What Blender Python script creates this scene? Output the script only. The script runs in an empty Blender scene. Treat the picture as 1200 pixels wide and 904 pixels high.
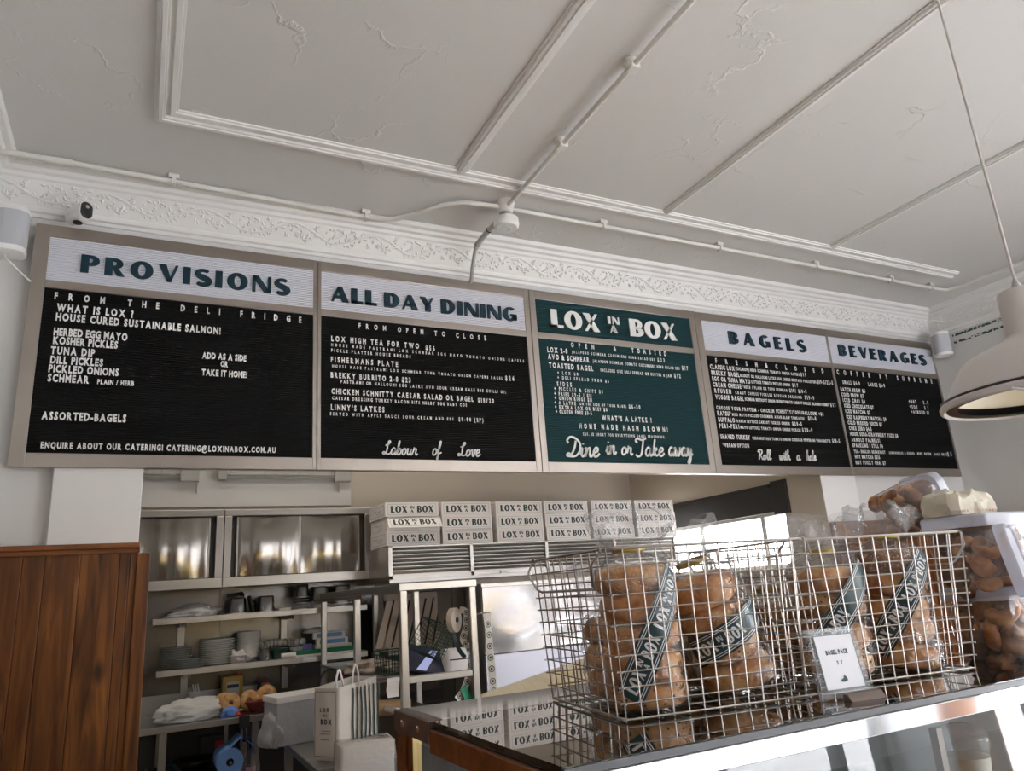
import bpy, bmesh, math, random
from mathutils import Vector, Matrix, Euler, noise
random.seed(7)
PI = math.pi
SC = bpy.context.scene
COL = SC.collection
# ------------------------------------------------------------------ camera
CAMP = Vector((0.4751006, -3.2632843, 1.55))
CR = Vector((0.8955475806, -0.4398616850, -0.0672038941))
CU = Vector((-0.0613932124, -0.2717288658, 0.9604136072))
CF = Vector((0.4407101137, 0.8559702808, 0.2703506502))
FPX = 854.1913
cam_d = bpy.data.cameras.new('camera')
cam = bpy.data.objects.new('camera', cam_d); COL.objects.link(cam)
cam.matrix_world = Matrix((
    (CR.x, CU.x, -CF.x, CAMP.x), (CR.y, CU.y, -CF.y, CAMP.y), (CR.z, CU.z, -CF.z, CAMP.z), (0, 0, 0, 1)))
cam_d.sensor_width = 36; cam_d.sensor_fit = 'HORIZONTAL'
cam_d.lens = FPX / 1200 * 36
cam_d.clip_start = 0.02; cam_d.clip_end = 200
SC.camera = cam
# ------------------------------------------------------------------ exposure, sky, sun
SC.view_settings.view_transform = 'Standard'
SC.view_settings.look = 'None'
SC.view_settings.exposure = 1.06
SC.view_settings.gamma = 1
SC.view_settings.use_curve_mapping = False
W = bpy.data.worlds.new('sky'); SC.world = W; W.use_nodes = True
wn = W.node_tree.nodes; wl = W.node_tree.links
bg = wn['Background']
wtc = wn.new('ShaderNodeTexCoord'); wsep = wn.new('ShaderNodeSeparateXYZ'); wr = wn.new('ShaderNodeValToRGB')
wl.new(wtc.outputs['Generated'], wsep.inputs[0]); wl.new(wsep.outputs['Z'], wr.inputs[0])
wr.color_ramp.elements[0].position = 0.0; wr.color_ramp.elements[0].color = (0.95, 0.97, 1, 1)
wr.color_ramp.elements[1].position = 0.7; wr.color_ramp.elements[1].color = (0.62, 0.76, 1, 1)
wl.new(wr.outputs[0], bg.inputs['Color'])
bg.inputs['Strength'].default_value = 8.0
sun_d = bpy.data.lights.new('sun', 'SUN'); sun_d.energy = 20.0; sun_d.angle = 0.01; sun_d.color = (1, 0.95, 0.87)
sun = bpy.data.objects.new('sun', sun_d); COL.objects.link(sun)
sun.rotation_euler = (math.radians(-12), math.radians(34), 0)
sun.location = (2, -12, 9)

def area(name, loc, rot, sx, sy, e, col=(1, 1, 1), portal=False):
    d = bpy.data.lights.new(name, 'AREA'); d.shape = 'RECTANGLE'; d.size = sx; d.size_y = sy; d.energy = e; d.color = col
    if portal: d.cycles.is_portal = True
    o = bpy.data.objects.new(name, d); COL.objects.link(o); o.location = loc; o.rotation_euler = rot
    return o
# sky portals in the window openings
area('sky_portal', (4.15, -6.28, 1.5), (PI/2, 0, 0), 3.3, 2.8, 1, portal=True)
area('sky_portal', (5.93, -4.5, 1.5), (PI/2, 0, PI/2), 2.4, 2.8, 1, portal=True)
area('sky_portal', (4.40, 1.10, 1.45), (PI/2, 0, PI/2), 1.5, 1.0, 1, portal=True)
# unseen fill lamp added below the ceiling to brighten the kitchen
area('kitchen_fill', (1.5, 1.05, 2.86), (0, 0, 0), 2.2, 0.25, 5, (1, 0.93, 0.82))

# ------------------------------------------------------------------ materials
def mat(name, col=(.8, .8, .8), rough=.5, metal=0, spec=.5, bump=None, colvar=None, coat=0, ior=None, bdet=4):
    m = bpy.data.materials.new(name); m.use_nodes = True
    nt = m.node_tree; b = nt.nodes['Principled BSDF']
    b.inputs['Base Color'].default_value = (*col, 1)
    b.inputs['Roughness'].default_value = rough
    b.inputs['Metallic'].default_value = metal
    b.inputs['Specular IOR Level'].default_value = spec
    b.inputs['Coat Weight'].default_value = coat
    if ior: b.inputs['IOR'].default_value = ior
    tc = nt.nodes.new('ShaderNodeTexCoord')
    if colvar:   # (scale, (sx,sy,sz), col2, lo, hi)
        sc, st, c2, lo, hi = colvar
        mp = nt.nodes.new('ShaderNodeMapping'); mp.inputs['Scale'].default_value = st
        nt.links.new(tc.outputs['Object'], mp.inputs[0])
        n = nt.nodes.new('ShaderNodeTexNoise'); n.inputs['Scale'].default_value = sc; n.inputs['Detail'].default_value = 6
        nt.links.new(mp.outputs[0], n.inputs['Vector'])
        r = nt.nodes.new('ShaderNodeValToRGB')
        r.color_ramp.elements[0].position = lo; r.color_ramp.elements[0].color = (*col, 1)
        r.color_ramp.elements[1].position = hi; r.color_ramp.elements[1].color = (*c2, 1)
        nt.links.new(n.outputs['Fac'], r.inputs[0]); nt.links.new(r.outputs[0], b.inputs['Base Color'])
    if bump:     # (scale, (sx,sy,sz), strength, distance)
        sc, st, s, dist = bump
        mp = nt.nodes.new('ShaderNodeMapping'); mp.inputs['Scale'].default_value = st
        nt.links.new(tc.outputs['Object'], mp.inputs[0])
        n = nt.nodes.new('ShaderNodeTexNoise'); n.inputs['Scale'].default_value = sc; n.inputs['Detail'].default_value = bdet
        nt.links.new(mp.outputs[0], n.inputs['Vector'])
        bp = nt.nodes.new('ShaderNodeBump'); bp.inputs['Strength'].default_value = s; bp.inputs['Distance'].default_value = dist
        nt.links.new(n.outputs['Fac'], bp.inputs['Height']); nt.links.new(bp.outputs[0], b.inputs['Normal'])
    return m

def mat_glass(name, tint=(1, 1, 1), base=.06, gain=1.6, ior=1.5, rough=0.02, haze=0, bump=None, hazecol=(.9, .9, .9)):
    m = bpy.data.materials.new(name); m.use_nodes = True
    nt = m.node_tree; nt.nodes.clear()
    out = nt.nodes.new('ShaderNodeOutputMaterial')
    tr = nt.nodes.new('ShaderNodeBsdfTransparent'); tr.inputs[0].default_value = (*tint, 1)
    gl = nt.nodes.new('ShaderNodeBsdfGlossy'); gl.inputs['Roughness'].default_value = rough
    # thin-sheet reflectance (Schlick), the same from both sides
    ge = nt.nodes.new('ShaderNodeNewGeometry'); fr = nt.nodes.new('ShaderNodeVectorMath'); fr.operation = 'DOT_PRODUCT'
    nt.links.new(ge.outputs['Incoming'], fr.inputs[0]); nt.links.new(ge.outputs['Normal'], fr.inputs[1])
    ab = nt.nodes.new('ShaderNodeMath'); ab.operation = 'ABSOLUTE'; nt.links.new(fr.outputs['Value'], ab.inputs[0])
    om = nt.nodes.new('ShaderNodeMath'); om.operation = 'SUBTRACT'; om.inputs[0].default_value = 1; om.use_clamp = True; nt.links.new(ab.outputs[0], om.inputs[1])
    pw = nt.nodes.new('ShaderNodeMath'); pw.operation = 'POWER'; pw.inputs[1].default_value = 5; nt.links.new(om.outputs[0], pw.inputs[0])
    f0 = ((ior-1)/(ior+1))**2
    sch = nt.nodes.new('ShaderNodeMath'); sch.operation = 'MULTIPLY_ADD'; sch.inputs[1].default_value = 1-f0; sch.inputs[2].default_value = f0
    nt.links.new(pw.outputs[0], sch.inputs[0])
    ma = nt.nodes.new('ShaderNodeMath'); ma.operation = 'MULTIPLY_ADD'; ma.use_clamp = True
    ma.inputs[1].default_value = gain; ma.inputs[2].default_value = base
    nt.links.new(sch.outputs[0], ma.inputs[0])
    mx = nt.nodes.new('ShaderNodeMixShader')
    nt.links.new(ma.outputs[0], mx.inputs[0])
    first = tr
    if haze:
        df = nt.nodes.new('ShaderNodeBsdfDiffuse'); df.inputs[0].default_value = (*hazecol, 1)
        m2 = nt.nodes.new('ShaderNodeMixShader'); m2.inputs[0].default_value = haze
        nt.links.new(tr.outputs[0], m2.inputs[1]); nt.links.new(df.outputs[0], m2.inputs[2]); first = m2
    nt.links.new(first.outputs[0], mx.inputs[1]); nt.links.new(gl.outputs[0], mx.inputs[2])
    if bump:
        tc = nt.nodes.new('ShaderNodeTexCoord')
        n = nt.nodes.new('ShaderNodeTexNoise'); n.inputs['Scale'].default_value = bump[0]; n.inputs['Detail'].default_value = 3
        n.inputs['Distortion'].default_value = 1.2
        nt.links.new(tc.outputs['Object'], n.inputs['Vector'])
        bp = nt.nodes.new('ShaderNodeBump'); bp.inputs['Strength'].default_value = bump[1]; bp.inputs['Distance'].default_value = bump[2]
        nt.links.new(n.outputs['Fac'], bp.inputs['Height']); nt.links.new(bp.outputs[0], gl.inputs['Normal']); nt.links.new(bp.outputs[0], fr.inputs[1])
    nt.links.new(mx.outputs[0], out.inputs[0])
    return m

def mat_emit(name, col, s):
    m = bpy.data.materials.new(name); m.use_nodes = True
    b = m.node_tree.nodes['Principled BSDF']; b.inputs['Base Color'].default_value = (*col, 1)
    b.inputs['Emission Color'].default_value = (*col, 1); b.inputs['Emission Strength'].default_value = s
    return m

def mat_wood(name, c1, c2, c3, vert=True, knots=True, rough=.42):
    m = bpy.data.materials.new(name); m.use_nodes = True
    nt = m.node_tree; b = nt.nodes['Principled BSDF']; b.inputs['Roughness'].default_value = rough
    L = nt.links
    tc = nt.nodes.new('ShaderNodeTexCoord')
    mp = nt.nodes.new('ShaderNodeMapping'); mp.inputs['Scale'].default_value = (14, 14, 1.1) if vert else (1.1, 14, 14)
    L.new(tc.outputs['Object'], mp.inputs[0])
    n = nt.nodes.new('ShaderNodeTexNoise'); n.inputs['Scale'].default_value = 2.2; n.inputs['Detail'].default_value = 8; n.inputs['Distortion'].default_value = .8
    L.new(mp.outputs[0], n.inputs['Vector'])
    r = nt.nodes.new('ShaderNodeValToRGB'); e = r.color_ramp.elements
    e[0].position = .28; e[0].color = (*c1, 1); e[1].position = .75; e[1].color = (*c3, 1)
    k = e.new(.5); k.color = (*c2, 1)
    L.new(n.outputs['Fac'], r.inputs[0])
    # plank to plank variation
    mp2 = nt.nodes.new('ShaderNodeMapping'); mp2.inputs['Scale'].default_value = (9.3, .01, .01) if vert else (.01, .01, 9)
    L.new(tc.outputs['Object'], mp2.inputs[0])
    n2 = nt.nodes.new('ShaderNodeTexWhiteNoise')
    sn = nt.nodes.new('ShaderNodeVectorMath'); sn.operation = 'FLOOR'
    L.new(mp2.outputs[0], sn.inputs[0]); L.new(sn.outputs[0], n2.inputs['Vector'])
    hs = nt.nodes.new('ShaderNodeHueSaturation')
    mr = nt.nodes.new('ShaderNodeMapRange'); mr.inputs[3].default_value = .78; mr.inputs[4].default_value = 1.2
    L.new(n2.outputs['Value'], mr.inputs[0]); L.new(mr.outputs[0], hs.inputs['Value'])
    L.new(r.outputs[0], hs.inputs['Color'])
    last = hs.outputs[0]
    if knots:
        mp3 = nt.nodes.new('ShaderNodeMapping'); mp3.inputs['Scale'].default_value = (7.5, 1, 3.6)
        L.new(tc.outputs['Object'], mp3.inputs[0])
        v = nt.nodes.new('ShaderNodeTexVoronoi'); v.inputs['Scale'].default_value = .8
        L.new(mp3.outputs[0], v.inputs['Vector'])
        kr = nt.nodes.new('ShaderNodeValToRGB'); ke = kr.color_ramp.elements
        ke[0].position = .055; ke[0].color = (.1, .1, .1, 1); ke[1].position = .16; ke[1].color = (1, 1, 1, 1)
        L.new(v.outputs['Distance'], kr.inputs[0])
        mx = nt.nodes.new('ShaderNodeMix'); mx.data_type = 'RGBA'; mx.blend_type = 'MULTIPLY'; mx.inputs[0].default_value = .85
        L.new(last, mx.inputs[6]); L.new(kr.outputs[0], mx.inputs[7]); last = mx.outputs[2]
    L.new(last, b.inputs['Base Color'])
    bp = nt.nodes.new('ShaderNodeBump'); bp.inputs['Strength'].default_value = .15; bp.inputs['Distance'].default_value = .002
    L.new(n.outputs['Fac'], bp.inputs['Height']); L.new(bp.outputs[0], b.inputs['Normal'])
    return m

def mat_plaster(name, col, crack=.5):
    m = bpy.data.materials.new(name); m.use_nodes = True
    nt = m.node_tree; b = nt.nodes['Principled BSDF']; b.inputs['Roughness'].default_value = .55
    b.inputs['Base Color'].default_value = (*col, 1); b.inputs['Specular IOR Level'].default_value = .3
    L = nt.links
    tc = nt.nodes.new('ShaderNodeTexCoord')
    dn = nt.nodes.new('ShaderNodeTexNoise'); dn.inputs['Scale'].default_value = 5; dn.inputs['Detail'].default_value = 5
    L.new(tc.outputs['Object'], dn.inputs['Vector'])
    ad = nt.nodes.new('ShaderNodeMixRGB'); ad.blend_type = 'ADD'; ad.inputs[0].default_value = .35
    L.new(tc.outputs['Object'], ad.inputs[1]); L.new(dn.outputs['Color'], ad.inputs[2])
    v = nt.nodes.new('ShaderNodeTexVoronoi'); v.feature = 'DISTANCE_TO_EDGE'; v.inputs['Scale'].default_value = 2.6
    L.new(ad.outputs[0], v.inputs['Vector'])
    r = nt.nodes.new('ShaderNodeValToRGB'); e = r.color_ramp.elements
    e[0].position = .0; e[0].color = (1, 1, 1, 1); e[1].position = .022; e[1].color = (0, 0, 0, 1)
    L.new(v.outputs['Distance'], r.inputs[0])
    mk = nt.nodes.new('ShaderNodeTexNoise'); mk.inputs['Scale'].default_value = 2.3; mk.inputs['Detail'].default_value = 3
    L.new(tc.outputs['Object'], mk.inputs['Vector'])
    mr = nt.nodes.new('ShaderNodeValToRGB'); me = mr.color_ramp.elements
    me[0].position = .52; me[0].color = (0, 0, 0, 1); me[1].position = .62; me[1].color = (1, 1, 1, 1)
    L.new(mk.outputs['Fac'], mr.inputs[0])
    mu = nt.nodes.new('ShaderNodeMath'); mu.operation = 'MULTIPLY'
    L.new(r.outputs[0], mu.inputs[0]); L.new(mr.outputs[0], mu.inputs[1])
    fn = nt.nodes.new('ShaderNodeTexNoise'); fn.inputs['Scale'].default_value = 45; fn.inputs['Detail'].default_value = 3
    L.new(tc.outputs['Object'], fn.inputs['Vector'])
    big = nt.nodes.new('ShaderNodeTexNoise'); big.inputs['Scale'].default_value = 3.5; big.inputs['Detail'].default_value = 2
    L.new(tc.outputs['Object'], big.inputs['Vector'])
    s1 = nt.nodes.new('ShaderNodeMath'); s1.operation = 'MULTIPLY_ADD'; s1.inputs[1].default_value = .14
    L.new(fn.outputs['Fac'], s1.inputs[0]); L.new(mu.outputs[0], s1.inputs[2])
    s2 = nt.nodes.new('ShaderNodeMath'); s2.operation = 'MULTIPLY_ADD'; s2.inputs[1].default_value = 1.6
    L.new(big.outputs['Fac'], s2.inputs[0]); L.new(s1.outputs[0], s2.inputs[2])
    bp = nt.nodes.new('ShaderNodeBump'); bp.inputs['Strength'].default_value = crack; bp.inputs['Distance'].default_value = .0065
    L.new(s2.outputs[0], bp.inputs['Height']); L.new(bp.outputs[0], b.inputs['Normal'])
    return m

def mat_bread(name, c1, c2, c3, seeds=None):
    m = bpy.data.materials.new(name); m.use_nodes = True
    nt = m.node_tree; b = nt.nodes['Principled BSDF']; b.inputs['Roughness'].default_value = .5
    L = nt.links
    tc = nt.nodes.new('ShaderNodeTexCoord')
    oi = nt.nodes.new('ShaderNodeObjectInfo')
    ad = nt.nodes.new('ShaderNodeVectorMath'); ad.operation = 'ADD'
    L.new(tc.outputs['Object'], ad.inputs[0])
    sm = nt.nodes.new('ShaderNodeVectorMath'); sm.operation = 'SCALE'; sm.inputs['Scale'].default_value = .0
    n = nt.nodes.new('ShaderNodeTexNoise'); n.inputs['Scale'].default_value = 30; n.inputs['Detail'].default_value = 8; n.inputs['Distortion'].default_value = .6
    cb = nt.nodes.new('ShaderNodeCombineXYZ'); L.new(oi.outputs['Random'], cb.inputs[0]); L.new(oi.outputs['Random'], cb.inputs[2])
    L.new(cb.outputs[0], ad.inputs[1]); L.new(ad.outputs[0], n.inputs['Vector'])
    r = nt.nodes.new('ShaderNodeValToRGB'); e = r.color_ramp.elements
    e[0].position = .32; e[0].color = (*c1, 1); e[1].position = .72; e[1].color = (*c3, 1); k = e.new(.5); k.color = (*c2, 1)
    L.new(n.outputs['Fac'], r.inputs[0])
    last = r.outputs[0]
    if seeds:
        v = nt.nodes.new('ShaderNodeTexVoronoi'); v.inputs['Scale'].default_value = seeds[1]
        L.new(ad.outputs[0], v.inputs['Vector'])
        kr = nt.nodes.new('ShaderNodeValToRGB'); ke = kr.color_ramp.elements
        ke[0].position = seeds[2]; ke[0].color = (1, 1, 1, 1); ke[1].position = seeds[2] + .06; ke[1].color = (0, 0, 0, 1)
        L.new(v.outputs['Distance'], kr.inputs[0])
        mx = nt.nodes.new('ShaderNodeMix'); mx.data_type = 'RGBA'; mx.inputs[7].default_value = (*seeds[0], 1)
        L.new(kr.outputs[0], mx.inputs[0]); L.new(last, mx.inputs[6]); last = mx.outputs[2]
    L.new(last, b.inputs['Base Color'])
    bp = nt.nodes.new('ShaderNodeBump'); bp.inputs['Strength'].default_value = .7; bp.inputs['Distance'].default_value = .005
    L.new(n.outputs['Fac'], bp.inputs['Height']); L.new(bp.outputs[0], b.inputs['Normal'])
    return m

M = {}
M['ceil'] = mat_plaster('ceiling_paint', (.70, .685, .665), .5)
M['wall'] = mat_plaster('wall_paint', (.70, .69, .67), .22)
M['trimw'] = mat('trim_paint', (.80, .79, .77), .4, bump=(60, (1, 1, 1), .15, .002))
M['kwall'] = mat('kitchen_wall_paint', (.60, .53, .445), .5)
M['kwhite'] = mat('kitchen_white_paint', (.66, .65, .63), .5)
M['floor'] = mat('floor_tile', (.30, .27, .24), .4, colvar=(3, (1, 1, 1), (.36, .33, .29), .4, .6))
M['wood'] = mat_wood('stained_pine', (.045, .012, .002), (.165, .052, .008), (.35, .13, .022))
M['woodh'] = mat_wood('stained_pine_rail', (.10, .027, .005), (.20, .065, .014), (.33, .12, .03), vert=False, knots=False)
M['counterwood'] = mat_wood('counter_timber', (.10, .03, .008), (.17, .06, .018), (.25, .10, .03), vert=False, knots=False)
M['pipe'] = mat('white_conduit', (.72, .70, .66), .4)
M['greyc'] = mat('grey_conduit', (.42, .41, .39), .45)
M['white'] = mat('white_plastic', (.80, .80, .79), .35)
M['grille'] = mat('speaker_grille', (.50, .51, .54), .7)
M['black'] = mat('black_plastic', (.012, .012, .013), .3)
M['blackm'] = mat('black_matt', (.02, .02, .02), .6)
M['dark'] = mat('dark_equipment', (.03, .028, .026), .5)
M['steel'] = mat('stainless_steel', (.18, .177, .174), .24, 1, bump=(7, (1, 1, .35), .15, .02))
M['steelb'] = mat('brushed_steel', (.44, .425, .40), .33, 1, bump=(40, (1, 1, .02), .1, .002))
M['frame'] = mat('board_frame_steel', (.43, .385, .34), .3, 1, bump=(2.2, (1, 1, .8), .22, .05))
M['steeld'] = mat('warped_steel', (.32, .312, .31), .18, 1, bump=(1.7, (1.3, 1, .8), .35, .10), bdet=0)
M['doorsteel'] = mat('cupboard_door_steel', (.40, .385, .365), .2, 1, bump=(3.2, (2.4, 1, .10), .55, .06), bdet=1)
M['wire'] = mat('basket_wire', (.46, .42, .38), .38, 1)
M['lb_white'] = mat('white_letterboard', (.72, .73, .80), .6)
M['lb_black'] = mat('black_letterboard', (.009, .009, .0095), .75, spec=.12)
M['lb_green'] = mat('green_letterboard', (.012, .049, .056), .7, spec=.2)
M['navy'] = mat('teal_navy_letter', (.008, .034, .055), .5, spec=.3)
M['letter'] = mat('white_letter', (.78, .78, .76), .4)
M['card'] = mat('white_card', (.78, .74, .71), .6)
M['cardin'] = mat('card_shadow_side', (.55, .52, .5), .7)
M['ink'] = mat('dark_green_ink', (.02, .045, .045), .6)
M['border'] = mat('grey_ink', (.35, .33, .32), .6)
M['ceramic'] = mat('glazed_ceramic', (.68, .66, .62), .2)
M['ceramicd'] = mat('grey_ceramic', (.33, .33, .31), .25)
M['clothg'] = mat('grey_cloth', (.45, .44, .43), .9, bump=(40, (1, 1, 1), .3, .004))
M['clothw'] = mat('white_cloth', (.62, .60, .57), .9, bump=(30, (1, 1, 1), .3, .004))
M['plasticbag'] = mat('grey_plastic_film', (.42, .42, .43), .3, bump=(25, (1, 1, 1), .6, .01))
M['green'] = mat('green_board', (.0, .16, .07), .5)
M['darkgreen'] = mat('dark_green_wire', (.006, .04, .025), .4)
M['blue'] = mat('blue_paper', (.16, .33, .68), .7)
M['bluec'] = mat('blue_cloth', (.15, .30, .75), .8)
M['bluebox'] = mat('blue_box_print', (.13, .28, .55), .5)
M['tin'] = mat('mustard_tin', (.36, .25, .05), .35, .3)
M['red'] = mat('red_plastic', (.55, .02, .015), .35)
M['redbowl'] = mat('dark_red_bowl', (.13, .02, .018), .3)
M['pink'] = mat('pink_liquid', (.55, .30, .36), .2)
M['cream'] = mat('cream_paper', (.62, .57, .45), .8, bump=(18, (1, 1, 1), .5, .012))
M['tote'] = mat('tote_canvas', (.64, .60, .54), .85, bump=(30, (1, 1, .3), .3, .004))
M['brown'] = mat('brown_card', (.25, .15, .08), .7)
M['brownm'] = mat('brown_metal', (.16, .12, .10), .4, .4)
M['brass'] = mat('brass_post', (.55, .40, .18), .3, 1)
M['chrome'] = mat('chrome_strip', (.85, .85, .86), .06, 1)
M['lampw'] = mat('lamp_enamel', (.63, .585, .55), .4)
M['lampin'] = mat('lamp_inner', (.82, .76, .62), .4)
M['cord'] = mat('lamp_cord', (.62, .58, .53), .7)
M['glass'] = mat_glass('window_glass', base=.0, gain=1.3)
M['casetop'] = mat_glass('case_top_glass', tint=(.42, .44, .40), base=.04, gain=1.9, rough=.015)
M['caseglass'] = mat_glass('case_front_glass', tint=(.82, .85, .84), base=.015, gain=1.5, rough=.01)
M['film'] = mat_glass('bag_film', tint=(.98, .98, .98), base=.02, gain=1.3, rough=.09, haze=.012, bump=(34, 1.0, .014))
M['filmtop'] = mat_glass('bag_film_ruffle', tint=(.93, .93, .93), base=.03, gain=.7, rough=.14, haze=.09, bump=(60, 1.0, .012), hazecol=(.8, .78, .76))
M['tub'] = mat_glass('tub_plastic', tint=(.96, .96, .97), base=.03, gain=.9, rough=.08, haze=.10, bump=(12, .3, .01))
M['lid'] = mat_glass('tub_lid_plastic', tint=(.9, .91, .95), base=.06, gain=.8, rough=.25, haze=.5, hazecol=(.72, .74, .82))
M['acrylic'] = mat_glass('acrylic', tint=(.93, .95, .97), base=.0, gain=.7, rough=.05, haze=.16)
M['band'] = mat('dark_teal_band', (.012, .05, .055), .3)
M['bagel'] = mat_bread('plain_bagel_crust', (.30, .095, .02), (.58, .26, .07), (.80, .52, .25))
M['bagels'] = mat_bread('sesame_bagel_crust', (.33, .12, .03), (.56, .27, .09), (.70, .43, .20), ((.66, .44, .22), 230, .30))
M['bagele'] = mat_bread('seeded_bagel_crust', (.30, .11, .025), (.58, .28, .085), (.76, .48, .22), ((.06, .04, .025), 120, .20))
M['bageld'] = mat_bread('dark_bagel_crust', (.13, .05, .02), (.22, .095, .04), (.34, .17, .08), ((.5, .36, .2), 200, .3))
M['chip'] = mat_bread('bagel_chip_crust', (.26, .08, .016), (.42, .17, .045), (.58, .31, .11))
M['chipd'] = mat_bread('bagel_chip_dark', (.10, .03, .012), (.20, .07, .02), (.33, .14, .045))
M['pave'] = mat('street_paving', (.60, .57, .53), .9, colvar=(2.2, (1, 1, 1), (.52, .50, .47), .4, .6))
M['road'] = mat('street_asphalt', (.22, .22, .23), .9)
M['brick'] = mat('street_facade', (.34, .31, .28), .8, colvar=(6, (1, 1, 2), (.26, .23, .21), .4, .6))
M['mull'] = mat('shopfront_mullion', (.03, .035, .04), .4)

# ------------------------------------------------------------------ mesh building
class MB:
    def __init__(s): s.v = []; s.f = []
    def add(s, vs, fs, m=None):
        n = len(s.v)
        s.v += [tuple(m @ Vector(p)) for p in vs] if m else [tuple(p) for p in vs]
        s.f += [tuple(i + n for i in f) for f in fs]
        return s
    def box(s, x0, x1, y0, y1, z0, z1, m=None):
        return s.add([(x0,y0,z0),(x1,y0,z0),(x1,y1,z0),(x0,y1,z0),(x0,y0,z1),(x1,y0,z1),(x1,y1,z1),(x0,y1,z1)],
            [(0,3,2,1),(4,5,6,7),(0,1,5,4),(1,2,6,5),(2,3,7,6),(3,0,4,7)], m)
    def tube(s, pts, r, n=8, cap=True, closed=False, m=None):
        P = [Vector(p) for p in pts]; R = r if isinstance(r, (list, tuple)) else [r]*len(P)
        vs = []; fs = []; up = None
        for i, p in enumerate(P):
            if closed: t = P[(i+1) % len(P)] - P[i-1]
            else: t = P[min(i+1, len(P)-1)] - P[max(i-1, 0)]
            t.normalize()
            if up is None:
                up = Vector((0,0,1)) if abs(t.z) < .9 else Vector((1,0,0))
            a = t.cross(up)
            if a.length < 1e-6: a = t.orthogonal()
            a.normalize(); b = a.cross(t); b.normalize(); up = b
            for k in range(n):
                q = 2*PI*k/n; vs.append(p + (a*math.cos(q) + b*math.sin(q))*R[i])
        L = len(P)
        for i in range(L if closed else L-1):
            j = (i+1) % L
            for k in range(n):
                fs.append((i*n+k, i*n+(k+1) % n, j*n+(k+1) % n, j*n+k))
        if cap and not closed:
            fs.append(tuple(range(n-1, -1, -1))); fs.append(tuple((L-1)*n+k for k in range(n)))
        return s.add(vs, fs, m)
    def lathe(s, prof, n=24, m=None, cap=True, fn=None):
        vs = []; fs = []
        for i, (r, z) in enumerate(prof):
            for k in range(n):
                q = 2*PI*k/n; p = Vector((r*math.cos(q), r*math.sin(q), z))
                vs.append(fn(p, i, q) if fn else p)
        for i in range(len(prof)-1):
            for k in range(n): fs.append((i*n+k, i*n+(k+1) % n, (i+1)*n+(k+1) % n, (i+1)*n+k))
        if cap:
            fs.append(tuple(range(n-1, -1, -1))); fs.append(tuple((len(prof)-1)*n+k for k in range(n)))
        return s.add(vs, fs, m)
    def prism(s, poly, d, m=None):      # polygon in the local xz plane, front face at y=0, depth d towards +y
        n = len(poly)
        vs = [(x, 0, z) for x, z in poly] + [(x, d, z) for x, z in poly]
        fs = [tuple(range(n)), tuple(range(2*n-1, n-1, -1))] + [(i, i+n, (i+1) % n+n, (i+1) % n) for i in range(n)]
        return s.add(vs, fs, m)
    def loft(s, rings, m=None, capa=True, capb=True):
        n = len(rings[0]); vs = [p for r in rings for p in r]; fs = []
        for i in range(len(rings)-1):
            for k in range(n): fs.append((i*n+k, i*n+(k+1) % n, (i+1)*n+(k+1) % n, (i+1)*n+k))
        if capa: fs.append(tuple(range(n-1, -1, -1)))
        if capb: fs.append(tuple((len(rings)-1)*n+k for k in range(n)))
        return s.add(vs, fs, m)
    def build(s, name, m, parent=None, smooth=False, bevel=0, mw=None, angle=40):
        me = bpy.data.meshes.new(name); me.from_pydata(s.v, [], s.f); me.update()
        bm = bmesh.new(); bm.from_mesh(me); bmesh.ops.recalc_face_normals(bm, faces=bm.faces); bm.to_mesh(me); bm.free()
        me.materials.append(m)
        if smooth:
            me.polygons.foreach_set('use_smooth', [True]*len(me.polygons))
            me.set_sharp_from_angle(angle=math.radians(angle))
        o = bpy.data.objects.new(name, me); COL.objects.link(o)
        if parent: o.parent = parent
        if mw is not None: o.matrix_local = mw
        if bevel:
            b = o.modifiers.new('bevel', 'BEVEL'); b.width = bevel; b.segments = 2; b.limit_method = 'ANGLE'
        return o
def B(x0, x1, y0, y1, z0, z1): return MB().box(x0, x1, y0, y1, z0, z1)
def tag(o, label=None, cat=None, group=None, kind=None):
    if label: o['label'] = label
    if cat: o['category'] = cat
    if group: o['group'] = group
    if kind: o['kind'] = kind
    return o
def thing(name, label, cat, loc=(0, 0, 0), rz=0, group=None, rot=None):
    o = bpy.data.objects.new(name, None); COL.objects.link(o); o.empty_display_size = .05
    o.location = loc; o.rotation_euler = rot if rot else (0, 0, rz)
    return tag(o, label, cat, group)
def struct(name, mb, m, **k):
    o = mb.build(name, m, **k); o['kind'] = 'structure'; return o
def dup(root, loc=None, rot=None, label=None, group=None, mw=None):
    r = root.copy(); COL.objects.link(r)
    if mw is not None: r.matrix_world = mw
    if loc is not None: r.location = loc
    if rot is not None: r.rotation_euler = rot
    if label: r['label'] = label
    if group: r['group'] = group
    for ch in list(root.children):
        c = ch.copy(); COL.objects.link(c); c.parent = r
        for g in list(ch.children):
            d = g.copy(); COL.objects.link(d); d.parent = c
    return r
def on(px, py, ax, val):
    "a point of the place: where the sight line through a photo pixel meets the plane ax = val"
    d = CR*((px-600)/FPX) - CU*((py-452)/FPX) + CF
    i = 'xyz'.index(ax); return CAMP + d*((val - CAMP[i])/d[i])
def rrect(w, h, r, n=4, z=0, cx=0, cy=0):
    out = []
    for (sx, sy, a0) in ((1, 1, 0), (-1, 1, 90), (-1, -1, 180), (1, -1, 270)):
        for k in range(n+1):
            a = math.radians(a0 + 90*k/n)
            out.append(Vector((cx+sx*(w/2-r)+r*math.cos(a), cy+sy*(h/2-r)+r*math.sin(a), z)))
    return out
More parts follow.
